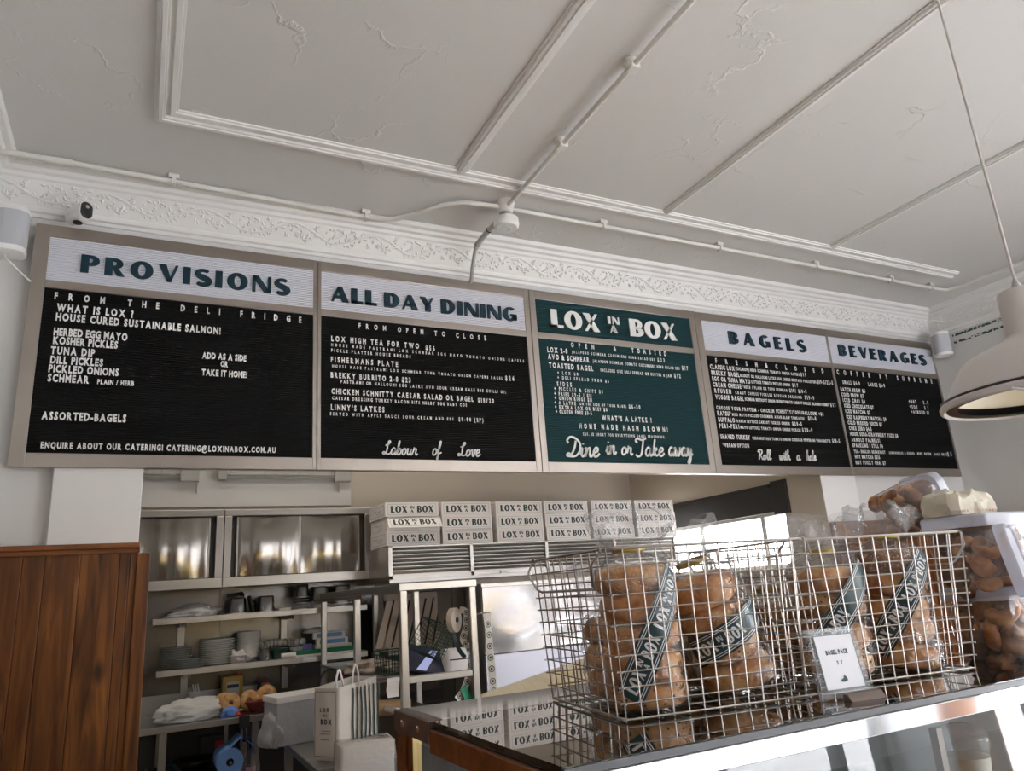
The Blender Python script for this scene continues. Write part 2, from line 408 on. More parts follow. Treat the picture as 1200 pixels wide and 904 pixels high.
def blob(name, m, parent, sx, sy, sz, amp, freq, seed, sub=4, flat=True, mw=None, group=None):
    bm = bmesh.new(); bmesh.ops.create_icosphere(bm, subdivisions=sub, radius=1)
    for v in bm.verts:
        p = v.co.copy(); q = p*freq + Vector((seed*3.1, seed*1.7, -seed))
        d = noise.noise(q)*amp + abs(noise.noise(q*2.3))*amp*.9 + noise.noise(q*5)*amp*.25
        p = p*(1 + d)
        if flat: p.z = max(p.z, -.55) + .55
        v.co = Vector((p.x*sx, p.y*sy, p.z*sz))
    me = bpy.data.meshes.new(name); bm.to_mesh(me); bm.free(); me.materials.append(m)
    me.polygons.foreach_set('use_smooth', [True]*len(me.polygons))
    o = bpy.data.objects.new(name, me); COL.objects.link(o)
    if parent: o.parent = parent
    if mw is not None: o.matrix_local = mw
    return o
# ------------------------------------------------------------------ display lettering (heavy contrast capitals, cap height 1)
TK, TN = .32, .15
def ring(cx, cz, rx, rz, ix, iz, a0=0, a1=360, n=28, icx=None):
    icx = cx if icx is None else icx; out = []
    k = max(3, int(n*abs(a1-a0)/360))
    A = [math.radians(a0+(a1-a0)*i/k) for i in range(k+1)]
    for a, b in zip(A, A[1:]):
        out.append([(cx+rx*math.cos(a), cz+rz*math.sin(a)), (cx+rx*math.cos(b), cz+rz*math.sin(b)),
                    (icx+ix*math.cos(b), cz+iz*math.sin(b)), (icx+ix*math.cos(a), cz+iz*math.sin(a))])
    return out
def rc(x0, z0, x1, z1): return [(x0, z0), (x1, z0), (x1, z1), (x0, z1)]
def stroke(pts, ws):
    out = []; P = [Vector(p) for p in pts]
    nn = []
    for i in range(len(P)):
        t = P[min(i+1, len(P)-1)] - P[max(i-1, 0)]; t.normalize(); nn.append(Vector((-t.y, t.x)))
    for i in range(len(P)-1):
        a, b = P[i], P[i+1]; wa, wb = ws[i]/2, ws[i+1]/2
        out.append([tuple(a+nn[i]*wa), tuple(b+nn[i+1]*wb), tuple(b-nn[i+1]*wb), tuple(a-nn[i]*wa)])
    return out
def glyph(c):
    T, t = TK, TN
    if c == ' ': return [], .16
    if c == 'I': return [rc(0,0,T,1)], T
    if c == 'L': return [rc(0,0,T,1), rc(0,0,.62,t)], .62
    if c == 'E': return [rc(0,0,T,1), rc(0,0,.62,t), rc(0,1-t,.6,1), rc(0,.46,.54,.46+t)], .62
    if c == 'O': return ring(.47,.5,.47,.515,.47-T,.515-t), .94
    if c == 'D': return [rc(0,0,T,1), rc(T,0,.4,t), rc(T,1-t,.4,1)] + ring(.38,.5,.46,.5,.46-T,.5-t,-90,90), .84
    if c in 'PRB':
        g = [rc(0,0,T,1), rc(T,1-t,.4,1), rc(T,.42,.4,.42+t)] + ring(.38,.71,.34,.29,.34-T*.82,.29-t,-90,90)
        if c == 'R': g += [[(.30,.46),(.52,.46),(.80,0),(.50,0)]]; return g, .80
        if c == 'B': g += [rc(T,0,.4,t)] + ring(.38,.27,.39,.27,.39-T*.9,.27-t,-90,90); return g, .77
        return g, .72
    if c == 'V': return [[(0,1),(.32,1),(.56,0),(.38,0)], [(.70,1),(.83,1),(.54,0),(.42,0)]], .83
    if c == 'A': return [[(.34,1),(.50,1),(.13,0),(0,0)], [(.34,1),(.56,1),(.92,0),(.58,0)], rc(.2,.24,.68,.24+t)], .92
    if c == 'Y': return [[(0,1),(.31,1),(.55,.44),(.30,.40)], [(.66,1),(.80,1),(.54,.42),(.42,.46)], rc(.29,0,.29+T,.46)], .80
    if c == 'N': return [rc(0,0,t,1), rc(.72,0,.72+t,1), [(0,1),(.28,1),(.845,0),(.56,0)]], .845
    if c == 'X': return [[(0,1),(.33,1),(.86,0),(.53,0)], [(.64,1),(.79,1),(.19,0),(.04,0)]], .86
    if c == 'S':
        P = []; Wd = []
        for k in range(10):
            a = math.radians(35+k*(215/9)); P.append((.34+.25*math.cos(a), .735+.205*math.sin(a))); Wd.append(t+(T*.95-t)*max(0, (k-3)/6))
        for k in range(1, 11):
            a = math.radians(70-k*(215/10)); P.append((.32+.27*math.cos(a), .265+.205*math.sin(a))); Wd.append(T*.95-(T*.95-t)*max(0, (k-3)/7))
        return stroke(P, Wd), .66
    if c == 'G': return ring(.47,.5,.47,.515,.47-T,.515-t,48,335) + [rc(.62,.06,.62+T*.85,.48), rc(.5,.40,.85,.50)], .87
    return [rc(0,0,.5,1)], .5
def logo_width(txt, gap): return sum(glyph(c)[1] for c in txt) + gap*(len(txt)-1)
def display(mb, txt, x0, x1, z, h, y=-.006, d=.006, gap=None, fn=None, each=None):
    "letters between x0 and x1, base line z, cap height h, standing on an xz plane"
    n = len(txt); nat = sum(glyph(c)[1] for c in txt)
    sx = h*1.2; g = ((x1-x0) - nat*sx)/max(1, n-1)
    if gap is not None or g < .06*h:
        g = .08*h if gap is None else gap; sx = ((x1-x0) - g*(n-1))/nat
    x = x0
    for c in txt:
        P, w = glyph(c)
        if each and P: mb = MB()
        for p in P:
            q = [(x + a*sx, z + b*h) for a, b in p]
            if fn: mb.add([fn(*r) for r in q], [tuple(range(len(q)))])
            else: mb.prism(q, d, Matrix.Translation((0, y, 0)))
        if each and P: each(mb)
        x += w*sx + g
def lox_logo(mb, x0, x1, zc, h, y=-.001, d=.001, fn=None):
    w = x1-x0
    display(mb, 'LOX', x0, x0+w*.385, zc-h/2, h, y, d, fn=fn)
    display(mb, 'BOX', x0+w*.615, x1, zc-h/2, h, y, d, fn=fn)
    display(mb, 'IN', x0+w*.445, x0+w*.545, zc+h*.06, h*.44, y, d, fn=fn)
    display(mb, 'A', x0+w*.46, x0+w*.53, zc-h*.5, h*.44, y, d, fn=fn)
# ------------------------------------------------------------------ letter-board capitals
_G = {}
def cap_glyph(c):
    if c in _G: return _G[c]
    cu = bpy.data.curves.new('letter', 'FONT'); cu.body = c; cu.size = 1; cu.resolution_u = 2; cu.offset = .045; cu.extrude = .012
    o = bpy.data.objects.new('letter', cu); COL.objects.link(o)
    dg = bpy.context.evaluated_depsgraph_get(); dg.update()
    me = bpy.data.meshes.new_from_object(o.evaluated_get(dg))
    vs = [v.co.copy() for v in me.vertices]; fs = [tuple(p.vertices) for p in me.polygons]
    bpy.data.objects.remove(o); bpy.data.curves.remove(cu); bpy.data.meshes.remove(me)
    if not vs: _G[c] = ([], [], .3); return _G[c]
    mn = min(v.x for v in vs); mx = max(v.x for v in vs)
    _G[c] = ([Vector((v.x-mn, v.y, v.z)) for v in vs], fs, mx-mn); return _G[c]
_H = max(v.y for v in cap_glyph('H')[0])
def line(mb, txt, x0, x1, z, h, sx=.62, y=-.003):
    k = h/_H; W_ = [cap_glyph(c)[2] for c in txt]
    n = len(txt); nat = sum(W_)*k; mn = .055*h
    s = sx; g = ((x1-x0) - nat*s)/max(1, n-1)
    if g < mn: g = mn; s = ((x1-x0) - g*(n-1))/nat
    x = x0
    for c, w in zip(txt, W_):
        vs, fs, _ = cap_glyph(c)
        if vs: mb.add([(x+v.x*k*s, y-v.z*k, z+v.y*k) for v in vs], fs)
        x += w*k*s + g
# ------------------------------------------------------------------ brush script (x-height .5, capitals 1)
SCR = {
 'a': ([[(.42,.42),(.25,.5),(.08,.3),(.08,.08),(.22,0),(.38,.2),(.44,.45),(.40,.1),(.48,0),(.6,.12)]], .56),
 'b': ([[(.0,.12),(.2,.7),(.25,1.0),(.16,.95),(.1,.3),(.12,.05),(.28,0),(.42,.2),(.38,.42),(.26,.44),(.5,.36)]], .5),
 'o': ([[(.28,.48),(.1,.36),(.06,.1),(.2,0),(.38,.14),(.4,.38),(.28,.48),(.36,.36),(.54,.4)]], .5),
 'u': ([[(.04,.42),(.1,.46),(.06,.12),(.18,0),(.34,.2),(.42,.46),(.38,.1),(.46,0),(.58,.12)]], .55),
 'r': ([[(.0,.1),(.12,.4),(.14,.54),(.2,.44),(.36,.44),(.32,.12),(.42,0),(.52,.1)]], .46),
 'f': ([[(.0,.12),(.22,.62),(.3,1.0),(.2,.98),(.12,.4),(.04,-.35),(.0,-.2),(.18,.1),(.4,.2)]], .4),
 'v': ([[(.02,.4),(.12,.48),(.14,.1),(.22,.0),(.38,.3),(.36,.5),(.5,.4)]], .46),
 'e': ([[(.04,.18),(.3,.3),(.34,.46),(.2,.5),(.06,.26),(.12,.02),(.28,.02),(.46,.18)]], .44),
 'i': ([[(.0,.12),(.14,.46),(.1,.1),(.2,0),(.34,.14)], [(.18,.66),(.2,.72)]], .3),
 'n': ([[(.02,.4),(.1,.46),(.06,.0)], [(.06,.04),(.2,.4),(.34,.48),(.36,.3),(.34,.06),(.44,0),(.56,.14)]], .54),
 'k': ([[(.1,0),(.14,.5),(.24,1.0)], [(.12,.2),(.3,.46),(.36,.4),(.2,.24),(.34,.02),(.52,.12)]], .5),
 'w': ([[(.02,.4),(.1,.46),(.08,.1),(.18,0),(.3,.2),(.34,.46),(.32,.1),(.42,0),(.58,.3),(.56,.48),(.68,.4)]], .66),
 'y': ([[(.04,.42),(.1,.46),(.08,.14),(.18,.04),(.34,.22),(.42,.46),(.34,-.2),(.2,-.45),(.1,-.36),(.3,-.06),(.56,.14)]], .52),
 'h': ([[(.0,.1),(.2,.7),(.26,1.0),(.16,.94),(.08,0)], [(.08,.06),(.22,.42),(.34,.46),(.34,.1),(.42,0),(.54,.12)]], .52),
 't': ([[(.0,.14),(.2,.9),(.1,.12),(.2,0),(.36,.14)], [(.02,.6),(.34,.62)]], .32),
 'l': ([[(.0,.12),(.2,.7),(.26,1.0),(.16,.94),(.08,.2),(.16,0),(.32,.14)]], .28),
 'L': ([[(.2,.72),(.36,.66),(.62,.9),(.56,1.02),(.44,.86),(.34,.2),(.12,.02),(.0,.1),(.1,.18),(.4,.04),(.66,.06),(.8,.2)]], .74),
 'D': ([[(.1,.72),(.0,.86),(.2,1.06),(.52,1.0),(.84,.72),(.84,.3),(.56,.02),(.2,.0),(.0,.04),(.1,.16),(.3,.12),(.5,.5),(.56,.86)]], .86),
 'T': ([[(.16,.78),(.02,.86),(.14,1.02),(.5,.94),(.82,1.04)], [(.62,.98),(.54,.5),(.42,.06),(.18,-.06),(.02,.06)]], .72),
 'R': ([[(.14,.0),(.24,.6),(.3,.9)], [(.04,.76),(.2,1.0),(.52,1.0),(.6,.78),(.42,.54),(.24,.5),(.44,.3),(.6,.02),(.78,.1)]], .7),
}
def catmull(P, n=6):
    P = [Vector(p) for p in P]; out = []
    for i in range(len(P)-1):
        a, b, c, d = P[max(i-1, 0)], P[i], P[i+1], P[min(i+2, len(P)-1)]
        for k in range(n):
            u = k/n
            out.append(.5*((2*b)+(c-a)*u+(2*a-5*b+4*c-d)*u*u+(3*b-a-3*c+d)*u**3))
    out.append(P[-1]); return out
def script(mb, txt, x0, x1, z, h, w=.1, y=-.004, slant=.22):
    nat = sum(SCR[c][1] for c in txt); sx = (x1-x0)/nat; x = x0
    for c in txt:
        for st in SCR[c][0]:
            P = [(x + (p.x)*sx + p.y*h*slant*.5, z + p.y*h) for p in catmull([(a, b) for a, b in st])]
            for q in stroke(P, [w*h]*len(P)): mb.prism(q, .004, Matrix.Translation((0, y, 0)))
        x += SCR[c][1]*sx
# ================================================================== THE ROOM
XL, XR, YW, YF, ZC = -.22, 5.85, .06, -6.2, 3.40
KX, KY = 4.335, 2.08           # kitchen: right wall, back wall
struct('floor', B(XL-.2, XR+.2, YF-.2, KY+.2, -.1, 0), M['floor'])
struct('ceiling', B(XL-.2, XR+.2, YF-.2, YW+.24, ZC, ZC+.1), M['ceil'])
struct('ceiling', B(XL-.2, KX+.2, YW+.24, KY+.2, 2.9, 3.0), M['kwall'])
w = B(XL-.2, .46, YW, .30, 0, ZC)
w.box(.46, KX, YW, .30, 2.17, ZC).box(KX, XR+.2, YW, .30, 0, ZC)
struct('wall_front', w, M['wall'])
struct('wall_pier_left', B(.15, .46, .021, YW, 0, 2.6), M['trimw'], bevel=.003)
struct('wall_pier_right', B(KX, 4.655, .021, YW, 0, 2.6), M['trimw'], bevel=.003)
struct('wall_left', B(XL-.2, XL, YF, YW, 0, ZC), M['wall'])
w = B(XR, XR+.15, -3.3, YW, 0, ZC).box(XR, XR+.15, YF, -5.7, 0, ZC).box(XR, XR+.15, -5.7, -3.3, 0, .1).box(XR, XR+.15, -5.7, -3.3, 2.9, ZC)
struct('wall_right', w, M['wall'])
w = B(XL-.2, 2.5, YF-.15, YF, 0, ZC).box(5.8, XR+.2, YF-.15, YF, 0, ZC).box(2.5, 5.8, YF-.15, YF, 0, .1).box(2.5, 5.8, YF-.15, YF, 2.9, ZC)
struct('wall_street', w, M['wall'])
# shop windows behind the camera: dark mullions and panes
def shop_window(name, x0, x1, y, z0, z1, xs, rot=False):
    t = MB()
    def bx(a, b, c, d, e, f):
        if rot: t.box(c, d, a, b, e, f)
        else: t.box(a, b, c, d, e, f)
    for x in xs: bx(x-.035, x+.035, y-.05, y+.05, z0, z1)
    bx(x0, x1, y-.05, y+.05, z0, z0+.07); bx(x0, x1, y-.05, y+.05, z1-.07, z1); bx(x0, x1, y-.045, y+.045, 2.35, 2.42)
    o = struct(name, t, M['mull'])
    g = MB()
    if rot: g.box(y-.004, y+.004, x0, x1, z0, z1)
    else: g.box(x0, x1, y-.004, y+.004, z0, z1)
    g.build('pane', M['glass'], o)
shop_window('window_1', 2.5, 5.8, YF-.08, .1, 2.9, (2.535, 3.25, 4.15, 5.3, 5.765))
shop_window('window_2', -5.7, -3.3, XR+.08, .1, 2.9, (-5.665, -5.1, -4.2, -3.335), rot=True)
# street outside
struct('street_pavement', B(-14, 20, -10.5, YF-.15, -.2, -.05).box(XR+.15, 20, YF-.15, 8, -.2, -.05), M['pave'])
struct('street_road', B(-14, 20, -19, -10.5, -.25, -.12), M['road'])
fb = MB()
for k in range(6):
    x = -13+k*5.5; fb.box(x, x+5.3, -24, -19.5, -.2, 4.6+1.3*((k*37) % 3)/2)
struct('street_facade', fb, M['brick'])
# ------------------------------------------------------------------ kitchen shell
struct('wall_kitchen_back', B(XL-.2, KX+.2, KY, KY+.15, 0, 3.0), M['kwall'])
struct('wall_kitchen_left', B(XL-.2, XL, .30, KY, 0, 3.0), M['kwhite'])
w = B(KX, KX+.15, .301, KY-.001, 0, 1.56).box(KX, KX+.15, .301, KY-.001, 2.0, 2.899).box(KX, KX+.15, .301, .36, 1.56, 2.0).box(KX, KX+.15, 1.86, KY-.001, 1.56, 2.0)
struct('wall_kitchen_right', w, M['kwall'])
wf = MB()
for a in (.36, .60, 1.25, 1.82): wf.box(KX+.05, KX+.10, a, a+.04, 1.56, 2.0)
wf.box(KX+.045, KX+.105, .36, 1.86, 1.56, 1.60).box(KX+.045, KX+.105, .36, 1.86, 1.925, 2.0)
o = struct('window_3', wf, M['trimw'])
B(KX+.072, KX+.078, .37, 1.85, 1.575, 1.96).build('pane', M['glass'], o)
struct('trim_18', B(KX-.003, KX-.0002, .0215, .301, 0, 2.168), M['kwall'])
struct('trim_24', B(XL+.001, 1.9, KY-.012, KY-.001, 0, .965), mat('underbench_shade', (.07, .065, .06), .4))  # dark sheet added so the wall under the bench looks shaded
# dark roller blind cassette over the kitchen window
t = thing('roller_blind', 'dark brown roller blind cassette above the kitchen side window', 'blind', (KX, 1.1, 1.945))
MB().box(-.012, -.001, -.66, .93, .0, .19).box(-.03, -.001, -.66, .93, .165, .19).build('cassette', M['dark'], t, bevel=.004)
B(-.022, -.001, -.80, -.665, -.02, .205).build('end_cap', M['dark'], t, bevel=.004)
# white boarding at the top of the kitchen back wall
bd = B(XL+.01, 1.82, 2.062, 2.079, 2.228, 2.6)
bd.box(XL+.01, 1.822, 2.045, 2.0625, 2.228, 2.316)
for a in (.0, .78, 1.735): bd.box(a, a+.085, 2.045, 2.0625, 2.316, 2.6)
struct('trim_1', bd, M['kwhite'])

# ------------------------------------------------------------------ cornice with a moulded vine frieze
def cornice(name, L, mw):
    "runs along local x from 0 to L on a wall at y=0, room on -y; z measured down from the ceiling"
    prof = [(0, -.205), (.010, -.205), (.016, -.192), (.028, -.188), (.034, -.176), (.034, -.170), (.024, -.164), (.030, -.156),
            (.072, -.066), (.082, -.060), (.088, -.046), (.104, -.040), (.112, -.026), (.132, -.020), (.140, -.006), (.140, 0), (0, 0)]
    mb = MB(); n = len(prof)
    vs = [(x, -d, z) for x in (0, L) for d, z in prof]
    mb.add(vs, [(i, (i+1) % n, (i+1) % n+n, i+n) for i in range(n)] + [tuple(range(n)), tuple(range(2*n-1, n-1, -1))])
    # frieze: local u along, w up the slope
    A = Vector((0, -.030, -.156)); Bv = Vector((0, -.072, -.066)); ax = (Bv-A); hgt = ax.length; ax.normalize(); nn = Vector((0, -ax.z, ax.y))
    if nn.y > 0: nn = -nn
    def P(u, v, h=.0): return Vector((u, 0, 0)) + A + ax*(v*hgt) + nn*h
    rnd = random.Random(3)
    base = []
    for k in range(80):
        u = rnd.random()*.395; v = .10+.80*rnd.random(); base.append((u, v, .005+.008*rnd.random(), rnd.random()*PI))
    nt_ = int(L/.40)+1
    for i in range(nt_):
        u0 = i*.40
        if u0+.40 > L+.2: break
        pts = [P(min(L, u0+.4*s/16), .5+.36*math.sin(2*PI*s/16+.6), .002) for s in range(17)]
        mb.tube(pts, .0055, 5)
        pts = [P(min(L, u0+.2+.16*s/8), .5-.3*math.cos(PI*s/8), .002) for s in range(9)]
        mb.tube(pts, .0032, 5)
        for (u, v, r, q) in base:
            if u0+u > L-.01: continue
            c = P(u0+u, v, .001); a1 = Vector((math.cos(q), 0, 0)) + ax*math.sin(q); a2 = nn.cross(a1)
            vs = [c+nn*.008]; m = 6
            for k in range(m):
                s = 2*PI*k/m; vs.append(c + a1*math.cos(s)*r*1.3 + a2*math.sin(s)*r*.6)
            mb.add(vs, [(0, 1+k, 1+(k+1) % m) for k in range(m)])
        if 0 < u0 < L: mb.box(u0-.0012, u0+.0012, -.1415, -.02, -.2, -.001) if False else None
    return struct(name, mb, M['trimw'], smooth=True, angle=30, mw=mw)
cornice('trim_2', XR-XL, Matrix.Translation((XL, YW, ZC)))
cornice('trim_3', 6.2, Matrix.Translation((XR, YW, ZC)) @ Matrix.Rotation(-PI/2, 4, 'Z'))
cornice('trim_4', 6.2, Matrix.Translation((XL, YF+.06, ZC)) @ Matrix.Rotation(PI/2, 4, 'Z'))
# ceiling mouldings: framed border and cross battens
def moulding(mb, a, b, wd, layers):
    a = Vector(a); b = Vector(b); d = (b-a).normalized(); s = Vector((-d.y, d.x, 0))
    for (o0, o1, h) in layers:
        p = [a+s*o0*wd, b+s*o0*wd, b+s*o1*wd, a+s*o1*wd]
        q = [x-Vector((0, 0, h)) for x in p]
        mb.add([tuple(x) for x in p+q], [(0,1,2,3),(7,6,5,4),(0,4,5,1),(1,5,6,2),(2,6,7,3),(3,7,4,0)])
Lr = [(-.5, .5, .008), (-.42, -.02, .020), (.16, .40, .016), (-.32, -.12, .026)]
def moulding_path(mb, path, wd, layers):      # mitred run of the same profile
    P = [Vector(p) for p in path]; D = [(b-a).normalized() for a, b in zip(P, P[1:])]; N = [Vector((-d.y, d.x)) for d in D]
    def off(o):
        out = [P[0]+N[0]*o]
        for i in range(1, len(P)-1):
            m = (N[i-1]+N[i]); out.append(P[i] + m*(o/(m.dot(N[i]))))
        out.append(P[-1]+N[-1]*o); return out
    for (o0, o1, h) in layers:
        A, Bq = off(o0*wd), off(o1*wd)
        rings = [[Vector((a.x, a.y, ZC+.0)), Vector((b.x, b.y, ZC+.0)), Vector((b.x, b.y, ZC-h)), Vector((a.x, a.y, ZC-h))] for a, b in zip(A, Bq)]
        mb.loft(rings)
mb = MB(); moulding_path(mb, [(.455, YF+.1), (.455, -.57), (5.26, -.57)], .085, [(-.5, .5, .008), (.02, .42, .020), (-.40, -.16, .016), (.12, .32, .026)]); struct('trim_5', mb, M['trimw'], bevel=.002)
for k, x in enumerate((1.665, 2.815, 4.05)):
    mb = MB(); moulding(mb, (x, -.61, ZC), (x, YF+.1, ZC), .07 if k == 0 else .05, [(-.5, .5, .007), (-.35, .35, .018), (-.15, .2, .024)])
    struct('trim_%d' % (6+k), mb, M['trimw'], bevel=.003)
# ------------------------------------------------------------------ timber panelling
def panelling(name, x0, x1, y, z1, edges, end=None):
    mb = MB()
    for a, b in zip(edges, edges[1:]): mb.box(a+.0012, b-.0012, y, y+.03, 0, z1-.012)
    mb.box(x0, x1, y+.006, y+.03, 0, z1-.014)
    return mb
ed = [XL, -.13, -.02, .08, .125, .165, .28, .345, .395, .43, .46]
ed = [XL, -.15, -.055, .015, .085, .155, .27, .40, .435, .462]
mb = panelling('p', XL, .46, -.012, 1.83, ed)
struct('trim_10', mb, M['wood'], bevel=.002)
struct('trim_11', B(XL, .468, -.035, .021, 1.808, 1.828).box(XL, .468, -.024, .02, 1.79, 1.808), M['woodh'], bevel=.003)
struct('trim_12', B(.4605, .507, -.025, .055, 0, 1.787), M['wood'], bevel=.002)
e2 = [KX+.10+.11*i for i in range(14)]; e2[-1] = XR-.002
struct('trim_13', panelling('p', KX, XR, -.012, 1.83, [KX]+e2), M['wood'], bevel=.002)
struct('trim_14', B(KX, XR-.001, -.035, .021, 1.808, 1.828), M['woodh'], bevel=.003)
mb = MB()
for k in range(30): mb.box(XR-.03, XR-.001, -.05-.11*(k+1)+.001, -.05-.11*k-.001, 0, 1.81)
struct('trim_15', mb, mat_wood('stained_pine_side', (.085, .022, .004), (.17, .05, .01), (.26, .09, .02)), bevel=.002)
struct('trim_16', B(XR-.05, XR-.001, -3.35, -.036, 1.808, 1.828), M['woodh'], bevel=.003)
mb = MB()
for k in range(24): mb.box(XL, .05*0+XL+.03, YF+.05+.255*k, YF+.05+.255*k+.250, 0, 1.81)
struct('trim_19', mb, mat_wood('stained_pine_left', (.085, .022, .004), (.17, .05, .01), (.26, .09, .02)), bevel=.002)
struct('trim_20', B(XL+.001, XL+.045, YF+.05, -.036, 1.81, 1.828), M['woodh'], bevel=.003)
mb = MB()
for k in range(24): mb.box(XL+.04+.11*k, XL+.04+.11*k+.108, YF, YF+.03, 0, 1.81)
struct('trim_21', mb, M['wood'], bevel=.002)
struct('trim_22', B(XL+.05, 2.46, YF+.001, YF+.045, 1.81, 1.828), M['woodh'], bevel=.003)
struct('trim_23', B(XR-.03, XR-.001, -5.66, -5.30, .0, 2.9), M['wood'], bevel=.003)
# worn green painted lines under the right cornice
gm = bpy.data.materials.new('worn_green_paint'); gm.use_nodes = True
nt = gm.node_tree; b = nt.nodes['Principled BSDF']; b.inputs['Base Color'].default_value = (.02, .10, .07, 1)
tc = nt.nodes.new('ShaderNodeTexCoord'); n = nt.nodes.new('ShaderNodeTexNoise'); n.inputs['Scale'].default_value = 55; n.inputs['Detail'].default_value = 4
r = nt.nodes.new('ShaderNodeValToRGB'); r.color_ramp.elements[0].position = .44; r.color_ramp.elements[1].position = .52
nt.links.new(tc.outputs['Object'], n.inputs['Vector']); nt.links.new(n.outputs['Fac'], r.inputs[0]); nt.links.new(r.outputs[0], b.inputs['Alpha'])
mb = MB()
for z in (3.163, 3.108): mb.box(XR-.002, XR-.0005, -2.4, -.12, z, z+.018)
struct('trim_17', mb, gm)
# ================================================================== MENU BOARDS
FZ0, FZ1 = 2.125, 3.145
WT, WBt, BT, BB = 3.0925, 2.8984, 2.8636, 2.1800
def board(name, label, fx0, fx1, x0, x1, top, bot, ribdir=1):
    t = thing(name, label, 'menu board', (fx0, 0, FZ0), group=None)
    o = Vector((fx0, 0, FZ0))
    f = MB(); X0, X1 = 0, fx1-fx0; a, b = x0-fx0, x1-fx0; H = FZ1-FZ0
    z = [WT-FZ0, WBt-FZ0, BT-FZ0, BB-FZ0]
    f.box(X0+.0015, a, 0, .02, 0, H).box(b, X1-.0015, 0, .02, 0, H).box(a, b, 0, .02, z[0], H).box(a, b, 0, .02, z[2], z[1]).box(a, b, 0, .02, 0, z[3])
    fo = f.build('frame', M['frame'], t, bevel=.0015)
    def panel(nm, z0, z1, m):
        p = MB(); n = int((z1-z0)/.0085); s = (z1-z0)/n
        p.box(a, b, .012, .0195, z0, z1)
        for k in range(n): p.box(a, b, .0035, .012, z0+k*s+s*.15, z0+(k+1)*s-s*.15)
        p.build(nm, m, t)
    panel('header_panel', z[1], z[0], top); panel('letter_panel', z[3], z[2], bot)
    return t, o
def cap(x0, y0, s):
    def f(cx, cy): return on(x0+cx/s, y0+cy/s, 'y', 0)
    return f
def letters(t, o, items, name='menu_lettering'):
    for (f, txt, cx, cy, cxe, h) in items:
        mb = MB()
        p = f(cx, cy); a = math.radians(0)
        # the far end of the same base line, found by walking along the board to the photo column
        s = f.s; qx = on(f.x0+cxe/s, f.y0+(cy+(cxe-cx)*.10)/s, 'y', 0).x
        px = f.x0+cx/s; py = f.y0+cy/s
        hh = p.z - on(px, py+h/s, 'y', 0).z
        line(mb, txt, p.x-o.x, qx-o.x, p.z-o.z, hh)
        mb.build('menu_line', M['letter'], t)
class CF_:
    def __init__(s, x0, y0, k): s.x0, s.y0, s.s = x0, y0, k
    def __call__(s, cx, cy): return on(s.x0+cx/s.s, s.y0+cy/s.s, 'y', 0)
def title(t, o, f, txt, xa, ya, xb, h, m, slope=.10):
    p = f(xa, ya); q = f(xb, ya+(xb-xa)*slope); hh = p.z*0 + f(xa, ya-h).z - p.z
    display(MB(), txt, p.x-o.x, q.x-o.x, p.z-o.z, hh, y=-.006, d=.0095, each=lambda b: b.build('title_letter', m, t))
c1 = CF_(0, 240, 2.826)
t, o = board('menu_board', 'large steel-framed letterboard headed PROVISIONS, leftmost of the five menu boards', 0, 1.149, .0548, 1.1305, M['lb_white'], M['lb_black'])
title(t, o, c1, 'PROVISIONS', 265, 223, 956, 58, M['navy'], .11)
letters(t, o, [
 (c1, 'FROM THE DELI FRIDGE', 180, 312, 998, 22), (c1, 'WHAT IS LOX ?', 187, 352, 441, 25), (c1, 'HOUSE CURED SUSTAINABLE SALMON!', 184, 383, 730, 25),
 (c1, 'HERBED EGG MAYO', 177, 432, 421, 25), (c1, 'KOSHER PICKLES', 175, 461, 389, 25), (c1, 'TUNA DIP', 167, 494, 313, 25), (c1, 'DILL PICKLES', 166, 525, 340, 25),
 (c1, 'PICKLED ONIONS', 160, 554, 392, 25), (c1, 'SCHMEAR', 157, 585, 293, 25), (c1, 'PLAIN / HERB', 322, 594, 443, 16),
 (c1, 'ADD AS A SIDE', 669, 509, 815, 21), (c1, 'OR', 730, 537, 754, 19), (c1, 'TAKE IT HOME!', 667, 565, 818, 21),
 (c1, 'ASSORTED-BAGELS', 137, 711, 416, 26), (c1, 'ENQUIRE ABOUT OUR CATERING! CATERING@LOXINABOX.COM.AU', 134, 807, 911, 21)])
c2 = CF_(360, 300, 3.479); a1 = CF_(380, 370, 4.615); a2 = CF_(380, 440, 4.615)
t, o = board('menu_board', 'steel-framed black letterboard headed ALL DAY DINING, second from the left', 1.149, 2.2977, 1.1671, 2.2647, M['lb_white'], M['lb_black'])
title(t, o, c2, 'ALL DAY DINING', 98, 183, 853, 60, M['navy'], .112)
